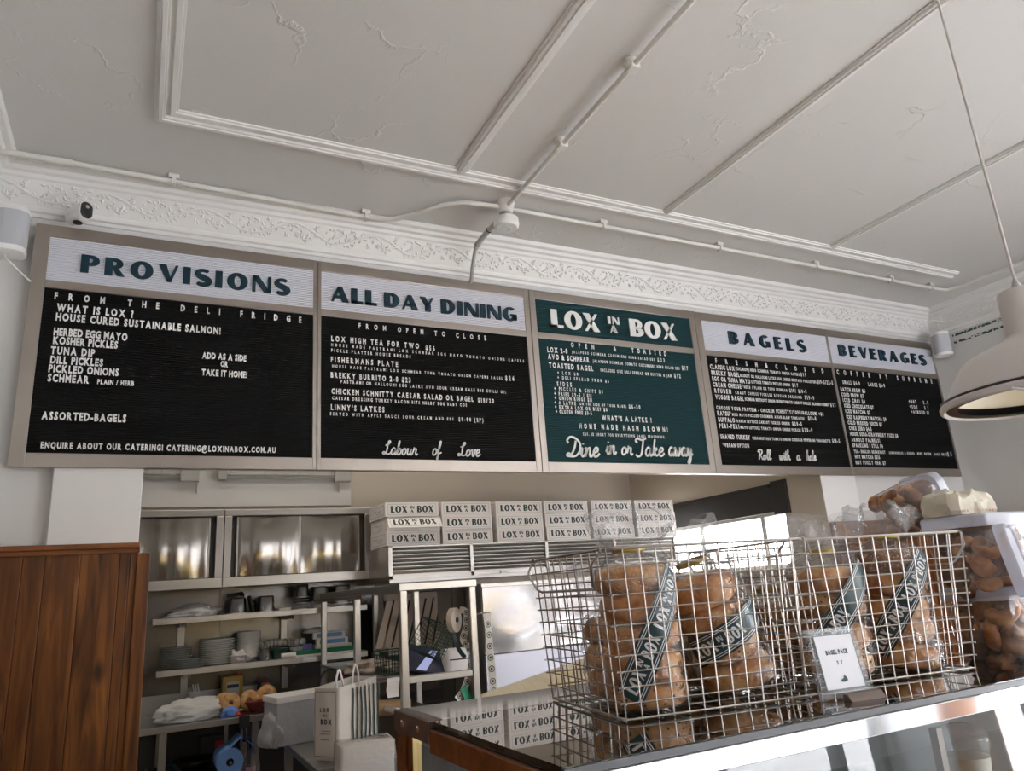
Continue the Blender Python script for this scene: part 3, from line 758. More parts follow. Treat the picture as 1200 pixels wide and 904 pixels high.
letters(t, o, [
 (a1, 'FROM OPEN TO CLOSE', 185, 68, 875, 27), (a1, 'LOX HIGH TEA FOR TWO', 37, 138, 512, 29), (a1, '$56', 547, 186, 597, 24),
 (a1, 'HOUSE MADE PASTRAMI LOX SCHMEAR EGG MAYO TOMATO ONIONS CAPERS', 37, 166, 1080, 16), (a1, 'PICKLE PLATTER HOUSE BREADS', 37, 196, 467, 17),
 (a1, 'FISHERMANS PLATE', 35, 251, 398, 29), (a1, 'HOUSE MADE PASTRAMI LOX SCHMEAR TUNA TOMATO ONION CAPERS BAGEL', 42, 281, 965, 16), (a1, '$26', 978, 350, 1027, 25),
 (a1, 'BREKKY BURRITO 2-0 $23', 34, 335, 467, 29), (a1, 'PASTRAMI OR HALLOUMI EGG LATKE AVO SOUR CREAM KALE EBS CHILLI OIL', 88, 366, 985, 17),
 (a2, 'CHICKEN SCHNITTY CAESAR SALAD OR BAGEL', 38, 100, 808, 29), (a2, '$18/20', 830, 146, 917, 23), (a2, 'CAESAR DRESSING TURKEY BACON BITS HERBY EGG BABY COS', 42, 132, 772, 18),
 (a2, "LINNY'S LATKES", 35, 187, 325, 30), (a2, 'SERVED WITH APPLE SAUCE SOUR CREAM AND EBS', 30, 217, 700, 17), (a2, '$9-90 (2P)', 725, 248, 860, 21)])
def scripts(t, o, f, items, w=.1):
    for (txt, xa, ya, xb, h) in items:
        mb = MB(); p = f(xa, ya); q = f(xb, ya+(xb-xa)*.03); script(mb, txt, p.x-o.x, q.x-o.x, p.z-o.z, f(xa, ya-h).z-p.z, w)
        mb.build('script_word', M['letter'], t)
scripts(t, o, a2, [('Labour', 315, 428, 500, 72), ('of', 582, 432, 632, 72), ('Love', 722, 437, 842, 72)])
c3 = CF_(610, 330, 3.929); l1 = CF_(630, 395, 5.714); l2 = CF_(630, 460, 5.714)
t, o = board('menu_board', 'dark green letterboard in a steel frame, the middle one of the five menu boards', 2.2977, 3.4592, 2.3357, 3.417, M['lb_green'], M['lb_green'])
p = c3(142, 211); q = c3(720, 271); h_ = c3(142, 128).z-p.z
def lg(m): m.build('logo_letter', M['letter'], t).location = (p.x-o.x, 0, p.z-o.z)
display(MB(), 'LOX', 0, (c3(365, 235).x-p.x), 0, h_, each=lg); display(MB(), 'BOX', c3(505, 248).x-p.x, q.x-p.x, 0, h_, each=lg)
display(MB(), 'IN', c3(403, 205).x-p.x, c3(453, 205).x-p.x, h_*.56, h_*.42, each=lg); display(MB(), 'A', c3(413, 240).x-p.x, c3(448, 240).x-p.x, h_*.06, h_*.42, each=lg)
letters(t, o, [
 (l1, 'OPEN', 222, 68, 378, 31), (l1, '&', 508, 95, 530, 31), (l1, 'TOASTED', 628, 105, 862, 31), (l1, 'LOX 2-0', 64, 101, 200, 34),
 (l1, 'JALAPENO SCHMEAR CUCUMBERS HERB SALAD EBS', 228, 109, 783, 18), (l1, '$23', 802, 166, 850, 25), (l1, 'AVO & SCHMEAR', 68, 147, 345, 34),
 (l1, 'JALAPENO SCHMEAR TOMATO CUCUMBERS HERB SALAD EBS', 368, 170, 950, 19), (l1, '$17', 965, 221, 1007, 27), (l1, 'TOASTED BAGEL', 75, 205, 372, 34),
 (l1, 'INCLUDES ONE DELI SPREAD OR BUTTER & JAM', 420, 232, 897, 20), (l1, '$12', 913, 273, 957, 28), (l1, '+ LOX $8', 132, 250, 270, 21), (l1, '+ DELI SPREAD FROM $6', 132, 282, 477, 21),
 (l1, 'SIDES', 128, 328, 228, 29), (l1, '+ PICKLES & CHIPS $5', 110, 358, 437, 24), (l2, '+ FRIES $9-5 / $11', 110, 20, 360, 24), (l2, '+ ONION RINGS $11', 113, 49, 363, 24),
 (l2, '+ A LATKE', 112, 79, 255, 24), (l2, 'ON THE SIDE OF YOUR BAGEL', 280, 86, 595, 18), (l2, '$6-50', 610, 108, 687, 26), (l2, '+ EXTRA LOX OR BEEF $8', 115, 109, 467, 24), (l2, '+ GLUTEN FREE $3-5', 120, 140, 363, 24),
 (l2, "WHAT'S A LATKE ?", 430, 187, 765, 33), (l2, 'HOME MADE HASH BROWN!', 278, 241, 875, 33), (l2, 'EBS. IS SHORT FOR EVERYTHING BAGEL SEASONING.', 303, 289, 858, 19)])
scripts(t, o, l2, [('Dine', 195, 428, 412, 122), ('in', 458, 414, 524, 115), ('or', 560, 418, 632, 105), ('Take', 655, 424, 846, 112), ('away', 875, 424, 1035, 112)], .11)
c4 = CF_(810, 360, 3.636); b1 = CF_(820, 410, 6.667); b2 = CF_(830, 470, 6.667)
t, o = board('menu_board', 'black letterboard headed BAGELS on white, between the green board and the beverages board', 3.4592, 4.6228, 3.5109, 4.6132, M['lb_white'], M['lb_black'])
title(t, o, c4, 'BAGELS', 163, 156, 488, 52, M['navy'], .10)
letters(t, o, [
 (b1, 'FRESH&CLOSED', 122, 103, 968, 36), (b1, 'CLASSIC LOX', 80, 148, 272, 34), (b1, '(SALMON)', 278, 160, 385, 25), (b1, 'HERB SCHMEAR TOMATO ONION CAPERS', 393, 170, 778, 22), (b1, '$19', 787, 207, 830, 28),
 (b1, 'BREKKY BAGEL', 90, 195, 310, 34), (b1, 'BRISKET OR HALLOUMI LATKE EGG CHEESE MUSTARD PICKLES EBS', 315, 212, 910, 22), (b1, '$19-5/22-5', 918, 264, 1040, 30),
 (b1, 'EGG OR TUNA MAYO', 97, 242, 395, 34), (b1, 'LETTUCE TOMATO PICKLED ONION', 403, 262, 705, 22), (b1, '$17', 722, 290, 768, 28),
 (b1, 'CREAM CHEESE*', 102, 288, 340, 34), (b1, 'HERB / PLAIN OR TOFU SCHMEAR', 345, 303, 685, 22), (b1, '$10/ $10-5', 700, 332, 833, 28),
 (b1, 'REUBEN', 115, 336, 245, 34), (b1, 'KRAUT CHEESE PICKLES RUSSIAN DRESSING', 278, 346, 797, 22), (b1, '$19-9', 820, 388, 893, 30),
 (b1, 'VEGGIE BAGEL', 122, 385, 345, 34), (b1, 'SCHMEAR BEETROOT ONION GREEN TOMATO CARROT PICKLES JALAPENO HONEY', 352, 397, 1012, 22), (b1, '$17', 1020, 444, 1062, 28),
 (b2, 'CHOOSE YOUR PROTEIN - CHICKEN SCHNITTY/TOFU/HALLOUMI +$4', 62, 66, 905, 28), (b2, 'KATSU*', 70, 113, 178, 35), (b2, 'MISO MAYO PICKLED CUCUMBER ASIAN SLAW TONKATSU', 185, 118, 752, 22), (b2, '$19-5', 780, 150, 842, 28),
 (b2, 'BUFFALO', 78, 163, 208, 35), (b2, 'RANCH LETTUCE CARROT PICKLES CHEESE', 222, 168, 638, 22), (b2, '$20-5', 655, 191, 730, 28),
 (b2, 'PERI-PERI', 85, 211, 242, 35), (b2, 'MAYO LETTUCE TOMATO ONION CHEESE PICKLES', 250, 218, 725, 22), (b2, '$20-9', 733, 240, 813, 28),
 (b2, 'SHAVED TURKEY', 95, 295, 328, 35), (b2, 'HERB MUSTARD TOMATO ONION CHEDDAR PEPPERONI VINAIGRETTE', 345, 302, 960, 22), (b2, '$18-5', 968, 326, 1027, 28), (b2, '*VEGAN OPTION', 112, 360, 320, 30)])
scripts(t, o, b2, [('Roll', 388, 458, 490, 74), ('with', 555, 461, 640, 74), ('a', 690, 464, 720, 74), ('hole', 768, 466, 842, 74)], .12)
v1 = CF_(970, 425, 7.5); v2 = CF_(980, 480, 8.0)
t, o = board('menu_board', 'black letterboard headed BEVERAGES on white, rightmost of the menu boards', 4.6228, 5.7602, 4.6325, 5.7436, M['lb_white'], M['lb_black'])
title(t, o, c4, 'BEVERAGES', 632, 207, 1000, 46, M['navy'], .10)
letters(t, o, [
 (v1, 'COFFEE BY SUPREME', 80, 103, 918, 40), (v1, 'SMALL $4-9', 130, 188, 282, 32), (v1, 'LARGE $5-9', 355, 208, 502, 32), (v1, 'BATCH BREW $5', 112, 250, 328, 32), (v1, 'COLD BREW $7', 120, 297, 315, 32),
 (v1, 'ICED CHAI $8', 132, 345, 328, 32), (v1, 'ICED CHOCOLATE $7', 145, 394, 403, 32), (v1, 'ICED MATCHA $7', 155, 443, 375, 32),
 (v1, '+OAT', 712, 355, 778, 28), (v1, '$.5', 838, 365, 882, 28), (v1, '+SOY', 720, 402, 790, 28), (v1, '$1', 848, 411, 882, 28), (v1, '+ALMOND $1', 735, 447, 890, 28),
 (v2, 'ICED RASPBERRY MATCHA $9', 95, 88, 470, 34), (v2, 'COLD PRESSED JUICES $7', 108, 140, 432, 34), (v2, 'COKE ZERO $4-5', 120, 192, 332, 34), (v2, 'HOUSE SODA-STRAWBERRY YUZU $8', 130, 245, 582, 34),
 (v2, 'ARNOLD PALMERS!', 142, 300, 412, 34), (v2, 'SPARKLING / STILL $4', 152, 353, 440, 34), (v2, 'TEA- ENGLISH BREAKFAST', 165, 408, 462, 28), (v2, 'LEMONGRASS & GINGER', 495, 418, 735, 22),
 (v2, 'MINT GREEN', 760, 426, 888, 22), (v2, 'EARL GREY', 918, 431, 1040, 22), (v2, '$5', 1042, 436, 1082, 36), (v2, 'HOT MATCHA $5/6', 175, 460, 412, 34), (v2, 'HOT STICKY CHAI $7', 182, 514, 467, 34)])
# ================================================================== CEILING FITTINGS
T_ = Matrix.Translation
def Rm(a, ax): return Matrix.Rotation(a, 4, ax)
t = thing('conduit', 'white painted conduit along the ceiling above the cornice, jogging back to the smoke detector', 'pipe', (0, 0, ZC))
ZP = -.035
p = [(XL+.02, -.145, ZP), (.2, -.14, ZP), (.9, -.118, ZP), (1.42, -.10, ZP), (1.50, -.13, ZP), (1.60, -.24, ZP), (1.68, -.34, ZP), (1.76, -.395, ZP), (1.86, -.405, ZP), (1.94, -.41, ZP)]
MB().tube(p, .0125, 10).build('pipe_run', M['pipe'], t, smooth=True)
MB().tube([(2.0, -.41, ZP), (3.5, -.41, ZP), (5.30, -.41, ZP)], .0115, 10).build('pipe_run', M['pipe'], t, smooth=True)
MB().tube([(.02, -.143, ZP), (.12, -.141, ZP)], .016, 10).build('pipe_coupling', M['pipe'], t, smooth=True)
MB().tube([(1.975, -.44, ZP), (1.975, -2.5, ZP), (1.975, YF+.1, ZP)], .0115, 10).build('pipe_run', M['pipe'], t, smooth=True)
MB().tube([(5.30, -.41, ZP), (5.40, -.42, ZP), (5.44, -.5, ZP), (5.45, -.9, ZP), (5.45, -3, ZP)], .0115, 10).build('pipe_run', M['pipe'], t, smooth=True)
clips = [(.50, -.13), (1.36, -.105), (2.55, -.41), (3.35, -.41), (4.13, -.41), (4.83, -.41), (5.25, -.41)]
for x, y in clips:
    c = B(x-.022, x+.022, y+.0-.014, y+.03, -.022, -.0005).box(x-.009, x+.009, y-.02, y+.02, -.052, -.022)
    c.build('pipe_clip', M['pipe'], t, bevel=.003)
for y in (-.98, -1.50):
    MB().lathe([(.026, -.0005), (.026, -.018), (.016, -.026)], 14, T_((1.975, y+.02, 0))).box(1.955, 1.995, y-.012, y+.03, -.052, -.02).build('pipe_clip', M['pipe'], t, bevel=.003)
t = thing('smoke_detector', 'round white smoke detector hanging under the conduit junction box on the ceiling', 'smoke detector', (1.975, -.41, ZC))
MB().lathe([(.045, -.0005), (.048, -.012), (.044, -.03), (.036, -.06), (.030, -.066)], 24).build('junction_box', M['pipe'], t, smooth=True)
MB().lathe([(.032, -.066), (.032, -.09), (.036, -.094)], 20).build('collar', M['greyc'], t, smooth=True)
MB().lathe([(.050, -.094), (.060, -.098), (.063, -.125), (.060, -.139), (.052, -.146), (.0, -.147)], 28, cap=False).build('housing', M['white'], t, smooth=True)
MB().lathe([(.018, -.1475), (.021, -.1495), (.024, -.1475)], 20, cap=False).build('sensor_ring', M['white'], t, smooth=True)
t = thing('flexible_conduit', 'grey conduit with black cable ties running down from the smoke detector behind the boards', 'pipe', (1.95, 0, 3.2))
MB().tube([(.02, -.36, .135), (.005, -.22, .118), (-.005, -.135, .10), (-.006, -.105, .085)], .0145, 10).build('duct', M['greyc'], t, smooth=True)
MB().tube([(-.006, -.10, .08), (-.010, -.085, .04), (-.006, -.045, -.01), (0, -.02, -.05), (0, .025, -.075)], .010, 10).build('hose', M['greyc'], t, smooth=True)
for q in ((.008, -.25, .122), (-.004, -.13, .099)):
    MB().lathe([(.0148, -.003), (.0165, -.003), (.0165, .003), (.0148, .003)], 12, T_(q) @ Rm(1.4, 'X')).build('cable_tie', M['black'], t)
# security camera
t = thing('security_camera', 'white security camera with black oval face perched on the top left of the boards', 'camera', (.150, -.045, 3.147))
MB().lathe([(.018, -.001), (.018, .004), (.008, .006), (.008, .012)], 16).build('mount', M['black'], t, smooth=True)
cm = T_((.004, .0, .044)) @ Rm(.62, 'Z') @ Matrix.Scale(1.28, 4)
rings = [[Vector((p.x*s, y, p.y*s)) for p in rrect(.046, .064, .022, 5)] for y, s in ((.050, .72), (.042, .95), (0, 1), (-.030, 1.0), (-.036, .93))]
MB().loft(rings, cm).build('body', M['white'], t, smooth=True)
rings = [[Vector((p.x*s, y, p.y*s)) for p in rrect(.039, .057, .0185, 5)] for y, s in ((-.034, 1), (-.0385, 1), (-.040, .9))]
MB().loft(rings, cm).build('face', M['black'], t, smooth=True)
MB().lathe([(.006, 0), (.005, .0015)], 12, cm @ T_((0, -.040, .012)) @ Rm(PI/2, 'X')).build('lens', M['greyc'], t)
# wall speakers
def speaker(loc, rz, label, s=1.0):
    t = thing('wall_speaker', label, 'speaker', loc, rz)
    def rg(z, k, w=.12, d=.12): return [Vector((p.x*k*s, p.y*k*s, z*s)) for p in rrect(w, d, .042, 5)]
    MB().loft([rg(.0, .97), rg(.155, .97)]).build('grille', M['grille'], t, smooth=True)
    MB().loft([rg(.155, 1.0), rg(.168, 1.0), rg(.176, .95), rg(.178, .8)]).build('top_cap', M['white'], t, smooth=True)
    MB().loft([rg(-.024, .80), rg(-.020, .94), rg(-.010, 1.0), rg(0, 1.0)]).build('bottom_cap', M['white'], t, smooth=True)
    MB().box(-.012*s, .012*s, .05*s, .115*s, .03*s, .09*s).box(-.03*s, .03*s, .105*s, .1155*s, .01*s, .11*s).build('wall_bracket', M['white'], t, bevel=.003)
    return t
a = speaker((-.072, -.055, 2.985), .0, 'white speaker with grey grille and trailing cable on the wall left of the boards', .98)
MB().tube([(-.01, .0, -.02), (-.005, -.02, -.045), (.03, -.0, -.075), (.07, .05, -.10), (.12, .10, -.115), (.15, .112, -.16)], .004, 8).build('cable', M['white'], a, smooth=True)
speaker((5.735, -.095, 3.03), -.5, 'white speaker with grey grille high in the corner right of the boards', .92).rotation_euler
# pendant lamp
P_ = on(1227, 465, 'y', -2.315)
t = thing('pendant_lamp', 'white enamel pendant lamp with black rim hanging at the right by a long cord', 'lamp', P_)
pr = [(.222, .0), (.220, .012), (.205, .035), (.180, .075), (.165, .098), (.150, .112), (.125, .124), (.085, .140), (.060, .150), (.050, .160), (.048, .265), (.044, .276), (.0, .278)]
sh = MB().lathe(pr, 56, cap=False); sh.build('shade', M['lampw'], t, smooth=True)
MB().lathe([(.218, .001), (.203, .033), (.178, .073), (.163, .095), (.148, .109), (.123, .121), (.080, .136), (.0, .139)], 56, cap=False).build('shade_lining', M['lampin'], t, smooth=True)
MB().lathe([(.213, .004), (.216, -.004), (.222, -.008), (.228, -.005), (.229, .004), (.224, .011)], 56, cap=False).build('lip', M['lampw'], t, smooth=True)
MB().lathe([(.2235, .010), (.2262, .0125), (.2250, .016), (.2200, .018)], 56, cap=False).build('rim_band', M['black'], t, smooth=True)
MB().lathe([(.190, .0), (.194, -.003), (.2135, -.003), (.2155, .003), (.20, .02)], 56, cap=False).build('inner_rim', M['black'], t, smooth=True)
MB().lathe([(.0, .138), (.022, .137), (.024, .10), (.020, .09)], 16, cap=False).build('bulb_socket', M['white'], t, smooth=True)
MB().lathe([(.012, .092), (.020, .08), (.032, .055), (.032, .04), (.022, .022), (.0, .014)], 20, cap=False).build('bulb', mat_emit('lamp_bulb', (1, .86, .62), 3.0), t, smooth=True)
MB().lathe([(.010, .277), (.012, .285), (.008, .30), (.004, .31)], 12).build('cord_grip', M['greyc'], t, smooth=True)
MB().tube([(0, 0, .30), (.0, 0, .9), (0, 0, ZC-P_.z-.001)], .0038, 8).build('cord', M['cord'], t)
MB().tube([(-.222, -.045, -.004), (-.205, -.085, -.024), (-.185, -.110, -.016), (-.17, -.138, -.004)], .0035, 6).build('clip', M['white'], t, smooth=True)

# ================================================================== THE GLASS COUNTER
CX0, CX1, CY0, CY1, CZ = .887, 3.3, -2.515, -1.94, 1.365
t = thing('display_counter', 'glass-topped deli display counter with timber posts and chrome strip in the foreground', 'counter', (CX0, CY0, 0))
LX, LY = CX1-CX0, CY1-CY0
g = B(.004, LX, .003, LY-.165, CZ-.008, CZ); g.build('glass_top', M['casetop'], t, bevel=.001)
bm_ = B(.004, .03, .003, LY-.10, CZ-.0105, CZ-.0085).box(.03, LX, .003, .026, CZ-.0105, CZ-.0085)
bm_.build('black_border', M['black'], t)
B(.022, LX, LY-.164, LY, CZ-.012, CZ+.0006).build('rear_strip', M['chrome'], t, bevel=.002)
B(.0, .022, LY-.17, LY, CZ-.032, CZ+.0008).box(-.004, .0, LY-.17, LY+.002, CZ-.032, CZ+.0008).build('corner_bracket', M['brownm'], t, bevel=.0015)
for q in (LY-.045, LY-.125): MB().lathe([(.006, 0), (.006, .0015), (.003, .003)], 12, T_((-.004, q, CZ-.016)) @ Rm(-PI/2, 'Y')).build('screw', M['chrome'], t)
B(-.002, .028, .0, LY-.17, CZ-.044, CZ-.011).build('end_rail', M['counterwood'], t, bevel=.002)
B(.003, LX, -.004, .003, CZ-.034, CZ-.0098).build('front_strip', M['chrome'], t, bevel=.0015)
B(.003, LX, -.001, .004, CZ-.0095, CZ-.001).build('front_edge', M['black'], t)
fg = MB().add([(.03, .0, CZ-.0335), (LX, .0, CZ-.0335), (LX, -.038, .5), (.03, -.038, .5)], [(0, 1, 2, 3)]); fg.build('front_glass', M['caseglass'], t)
MB().add([(.010, .03, CZ-.043), (.010, LY-.05, CZ-.043), (.010, LY-.05, .5), (.010, .03, .5)], [(0, 1, 2, 3)]).build('end_glass', M['caseglass'], t)
B(-.002, .026, LY-.045, LY-.002, 0, CZ-.033).build('post', M['counterwood'], t, bevel=.002)
B(.003, .018, LY-.075, LY-.05, .5, CZ-.033).build('post_trim', M['brass'], t)
B(-.002, .028, -.004, .03, 0, CZ-.043).build('post', M['counterwood'], t, bevel=.002)
B(0, LX, .006, LY, .0, .5).build('base', M['counterwood'], t)
B(.03, LX, LY-.03, LY-.004, .5, CZ-.0125).build('back_panel', mat('case_back', (.13, .125, .12), .5), t)
B(.03, LX, .12, LY-.03, 1.118, 1.124).build('shelf', mat_glass('shelf_glass', tint=(.8, .83, .8), base=.03, gain=1.3), t)
B(.03, LX, .03, LY-.03, .502, .51).build('deck', mat('case_deck', (.25, .25, .25), .4), t)
for x in (.62, 1.30):
    B(x-.006, x+.006, .006, .018, .5, CZ-.044).build('glass_joint', M['brownm'], t)
B(.05, LX, LY+.0005, LY+.012, CZ-.034, CZ-.022).build('led_strip', mat_emit('warm_led', (1, .72, .26), 14), t)
# ------------------------------------------------------------------ food inside the case
def jar(name, label, cat, x, y, z, r, h, m, parts):
    t = thing(name, label, cat, (x, y, z))
    MB().lathe([(r*.9, 0), (r, .01), (r, h*.93), (r*.95, h)], 28).build('body', m, t, smooth=True)
    parts(t); return t
SH = 1.124
q = on(1137, 905, 'y', CY0+.20)
def cup_parts(t):
    MB().lathe([(.026, .002), (.034, .052), (.0345, .056), (.0, .057)], 24, cap=True).build('dark_berry_filling', mat('berry_filling', (.12, .012, .03), .3), t, smooth=True)
    MB().lathe([(.0345, .056), (.037, .085), (.0, .087)], 24).build('cream_layer', mat('cream_layer', (.72, .68, .55), .6), t, smooth=True)
    MB().lathe([(.043, .104), (.044, .110), (.042, .118), (.034, .132), (.014, .139), (.0, .140)], 28, cap=False).build('dome_lid', M['tub'], t, smooth=True)
t = thing('dessert_cup', 'clear domed cup of cream over dark berry filling inside the counter at right', 'dessert cup', (q.x, q.y, SH))
MB().lathe([(.028, 0), (.042, .104)], 28, cap=False).build('cup', M['tub'], t, smooth=True); cup_parts(t)
def inside(px, y): return on(px, 900, 'y', CY0+y).x
t = thing('cheese_wheel', 'pale brown paper-wrapped cheese wheel inside the counter near the left of the front glass', 'cheese', (inside(890, .24), CY0+.24, SH))
MB().lathe([(.060, 0), (.064, .01), (.064, .1), (.058, .108), (0, .11)], 32).build('wheel', mat('cheese_paper', (.46, .36, .20), .6), t, smooth=True)
MB().lathe([(.0645, .03), (.0650, .032), (.0650, .075), (.0645, .077)], 32, cap=False).build('paper_band', M['cream'], t, smooth=True)
t = thing('white_plate', 'white plate holding yellow pastry behind the front glass of the counter', 'plate', (inside(1045, .19), CY0+.19, SH))
MB().lathe([(.03, 0), (.035, .004), (.085, .016), (.086, .018), (.034, .008), (0, .007)], 32).build('dish', M['ceramic'], t, smooth=True)
blob('pastry', mat_bread('yellow_pastry', (.60, .40, .10), (.72, .52, .18), (.8, .65, .3)), t, .05, .045, .018, .25, 1.3, 4, 3, True, T_((0, 0, .01)))
t = thing('glass_jar', 'squat glass jar of pale spread inside the counter at its left end', 'jar', (inside(800, .22), CY0+.22, SH))
MB().lathe([(.035, 0), (.038, .006), (.038, .07), (.030, .082), (.030, .09)], 24).build('body', M['tub'], t, smooth=True)
MB().lathe([(.034, .003), (.036, .008), (.036, .06), (0, .061)], 24).build('spread', mat('spread', (.60, .48, .28), .5), t, smooth=True)
MB().lathe([(.033, .09), (.033, .105), (.030, .107)], 24).build('lid', M['tin'], t, smooth=True)
# ------------------------------------------------------------------ wire baskets
BD, BH = .275, .232
def basket(loc, rz, label, BW, fl):
    t = thing('wire_basket', label, 'basket', loc, rz)
    r, n = .0012, 5
    def F(p):
        k = p[2]/BH
        return (BW/2+(p[0]-BW/2)*(1+2*fl*k/BW), BD/2+(p[1]-BD/2)*(1+2*.012*k/BD), p[2])
    class FB(MB):
        def tube(s, pts, *a, **k): return MB.tube(s, [F(p) for p in pts], *a, **k)
    nx = 14; nz = 12; ny = 11
    xs = [BW*i/(nx-1) for i in range(nx)]; zs = [.003+(BH-.006)*i/(nz-1) for i in range(nz)]; ys = [BD*i/(ny-1) for i in range(ny)]
    def side(y, nm):
        m = FB()
        for x in xs: m.tube([(x, y, 0), (x, y, BH)], r, n)
        for z in zs[1:-1]: m.tube([(-.006, y, z), (BW+.006, y, z)], r, n)
        m.build(nm, M['wire'], t, smooth=True)
    side(0, 'front_mesh'); side(BD, 'back_mesh')
    for x in (0, BW):
        m = FB()
        for y in ys: m.tube([(x, y, 0), (x, y, BH)], r, n)
        for z in zs[1:-1]: m.tube([(x, -.006, z), (x, BD+.006, z)], r, n)
        m.build('side_mesh', M['wire'], t, smooth=True)
    m = FB()
    for x in xs[::2]: m.tube([(x, 0, .0015), (x, BD, .0015)], r, n)
    for y in ys[::2]: m.tube([(0, y, .003), (BW, y, .003)], r, n)
    m.build('bottom_mesh', M['wire'], t, smooth=True)
    m = FB()
    for z, rr, nm in ((BH, .0022, 'rim'), (.003, .0018, 'base_ring')):
        FB().tube([(p.x, p.y, z) for p in rrect(BW, BD, .012, 3, 0, BW/2, BD/2)], rr, 6, closed=True).build(nm, M['wire'], t, smooth=True)
    for sx, x in ((-1, 0), (1, BW)):
        o = sx*.004
        y0, y1 = BD*.02, BD*.98
        pts = [(x+o, y0+.004, BH+.003), (x+o*1.5, y0-.002, BH-.004), (x+sx*.018, y0+.006, BH-.022), (x+sx*.012, y0+.02, BH-.05), (x+sx*.006, y0+.026, BH-.055),
               (x+sx*.006, y1-.026, BH-.055), (x+sx*.012, y1-.02, BH-.05), (x+sx*.018, y1-.006, BH-.022), (x+o*1.5, y1+.002, BH-.004), (x+o, y1-.004, BH+.003)]
        FB().tube(pts, .0021, 6).build('handle', M['wire'], t, smooth=True)
    return t
RB = math.radians(-8)
bA = Vector((1.081, -2.357, CZ+.0015)); bB = Vector((1.447, -2.364, CZ+.0015))
basket(bA, RB, 'wire mesh basket of bagged bagels at the left end of the glass counter', .322, .012)
basket(bB, RB, 'wire mesh basket of bagged bagels beside the plastic tubs, behind the price sign', .325, .024)
def bloc(b, x, y, z=.004): return b + Matrix.Rotation(RB, 3, 'Z') @ Vector((x, y, z))
# ------------------------------------------------------------------ bagels and their bags
def bagel_mesh(name, seed, R=.0362, r=.0232, hz=.93):
    vs = []; fs = []; N, K = 28, 14
    for i in range(N):
        a = 2*PI*i/N
        for k in range(K):
            b = 2*PI*k/K
            rr = r*(1+.10*noise.noise(Vector((math.cos(a)*1.7+seed, math.sin(a)*1.7, math.cos(b)*.8))))
            cb, sb = math.cos(b), math.sin(b)
            z = rr*math.copysign(abs(sb)**.72, sb)*hz*(1.0 if b < PI else .90)
            q = R + rr*math.copysign(abs(cb)**.8, cb)*1.0
            vs.append((q*math.cos(a), q*math.sin(a), z))
    for i in range(N):
        for k in range(K): fs.append((i*K+k, i*K+(k+1) % K, ((i+1) % N)*K+(k+1) % K, ((i+1) % N)*K+k))
    me = bpy.data.meshes.new(name); me.from_pydata(vs, [], fs)
    me.polygons.foreach_set('use_smooth', [True]*len(fs)); return me
BAG_MATS = {'p': M['bagel'], 's': M['bagels'], 'e': M['bagele'], 'd': M['bageld']}
BAG_ME = {}
for k, (c, m) in enumerate(BAG_MATS.items()):
    for j in range(2):
        me = bagel_mesh('bagel', k*3.1+j*7.7); me.materials.append(m); BAG_ME[c+str(j)] = me
ORD = ['first', 'second', 'third', 'fourth', 'fifth', 'sixth', 'seventh', 'eighth']
KIND = {'p': 'plain brown', 's': 'sesame', 'e': 'seeded', 'd': 'dark crusted'}
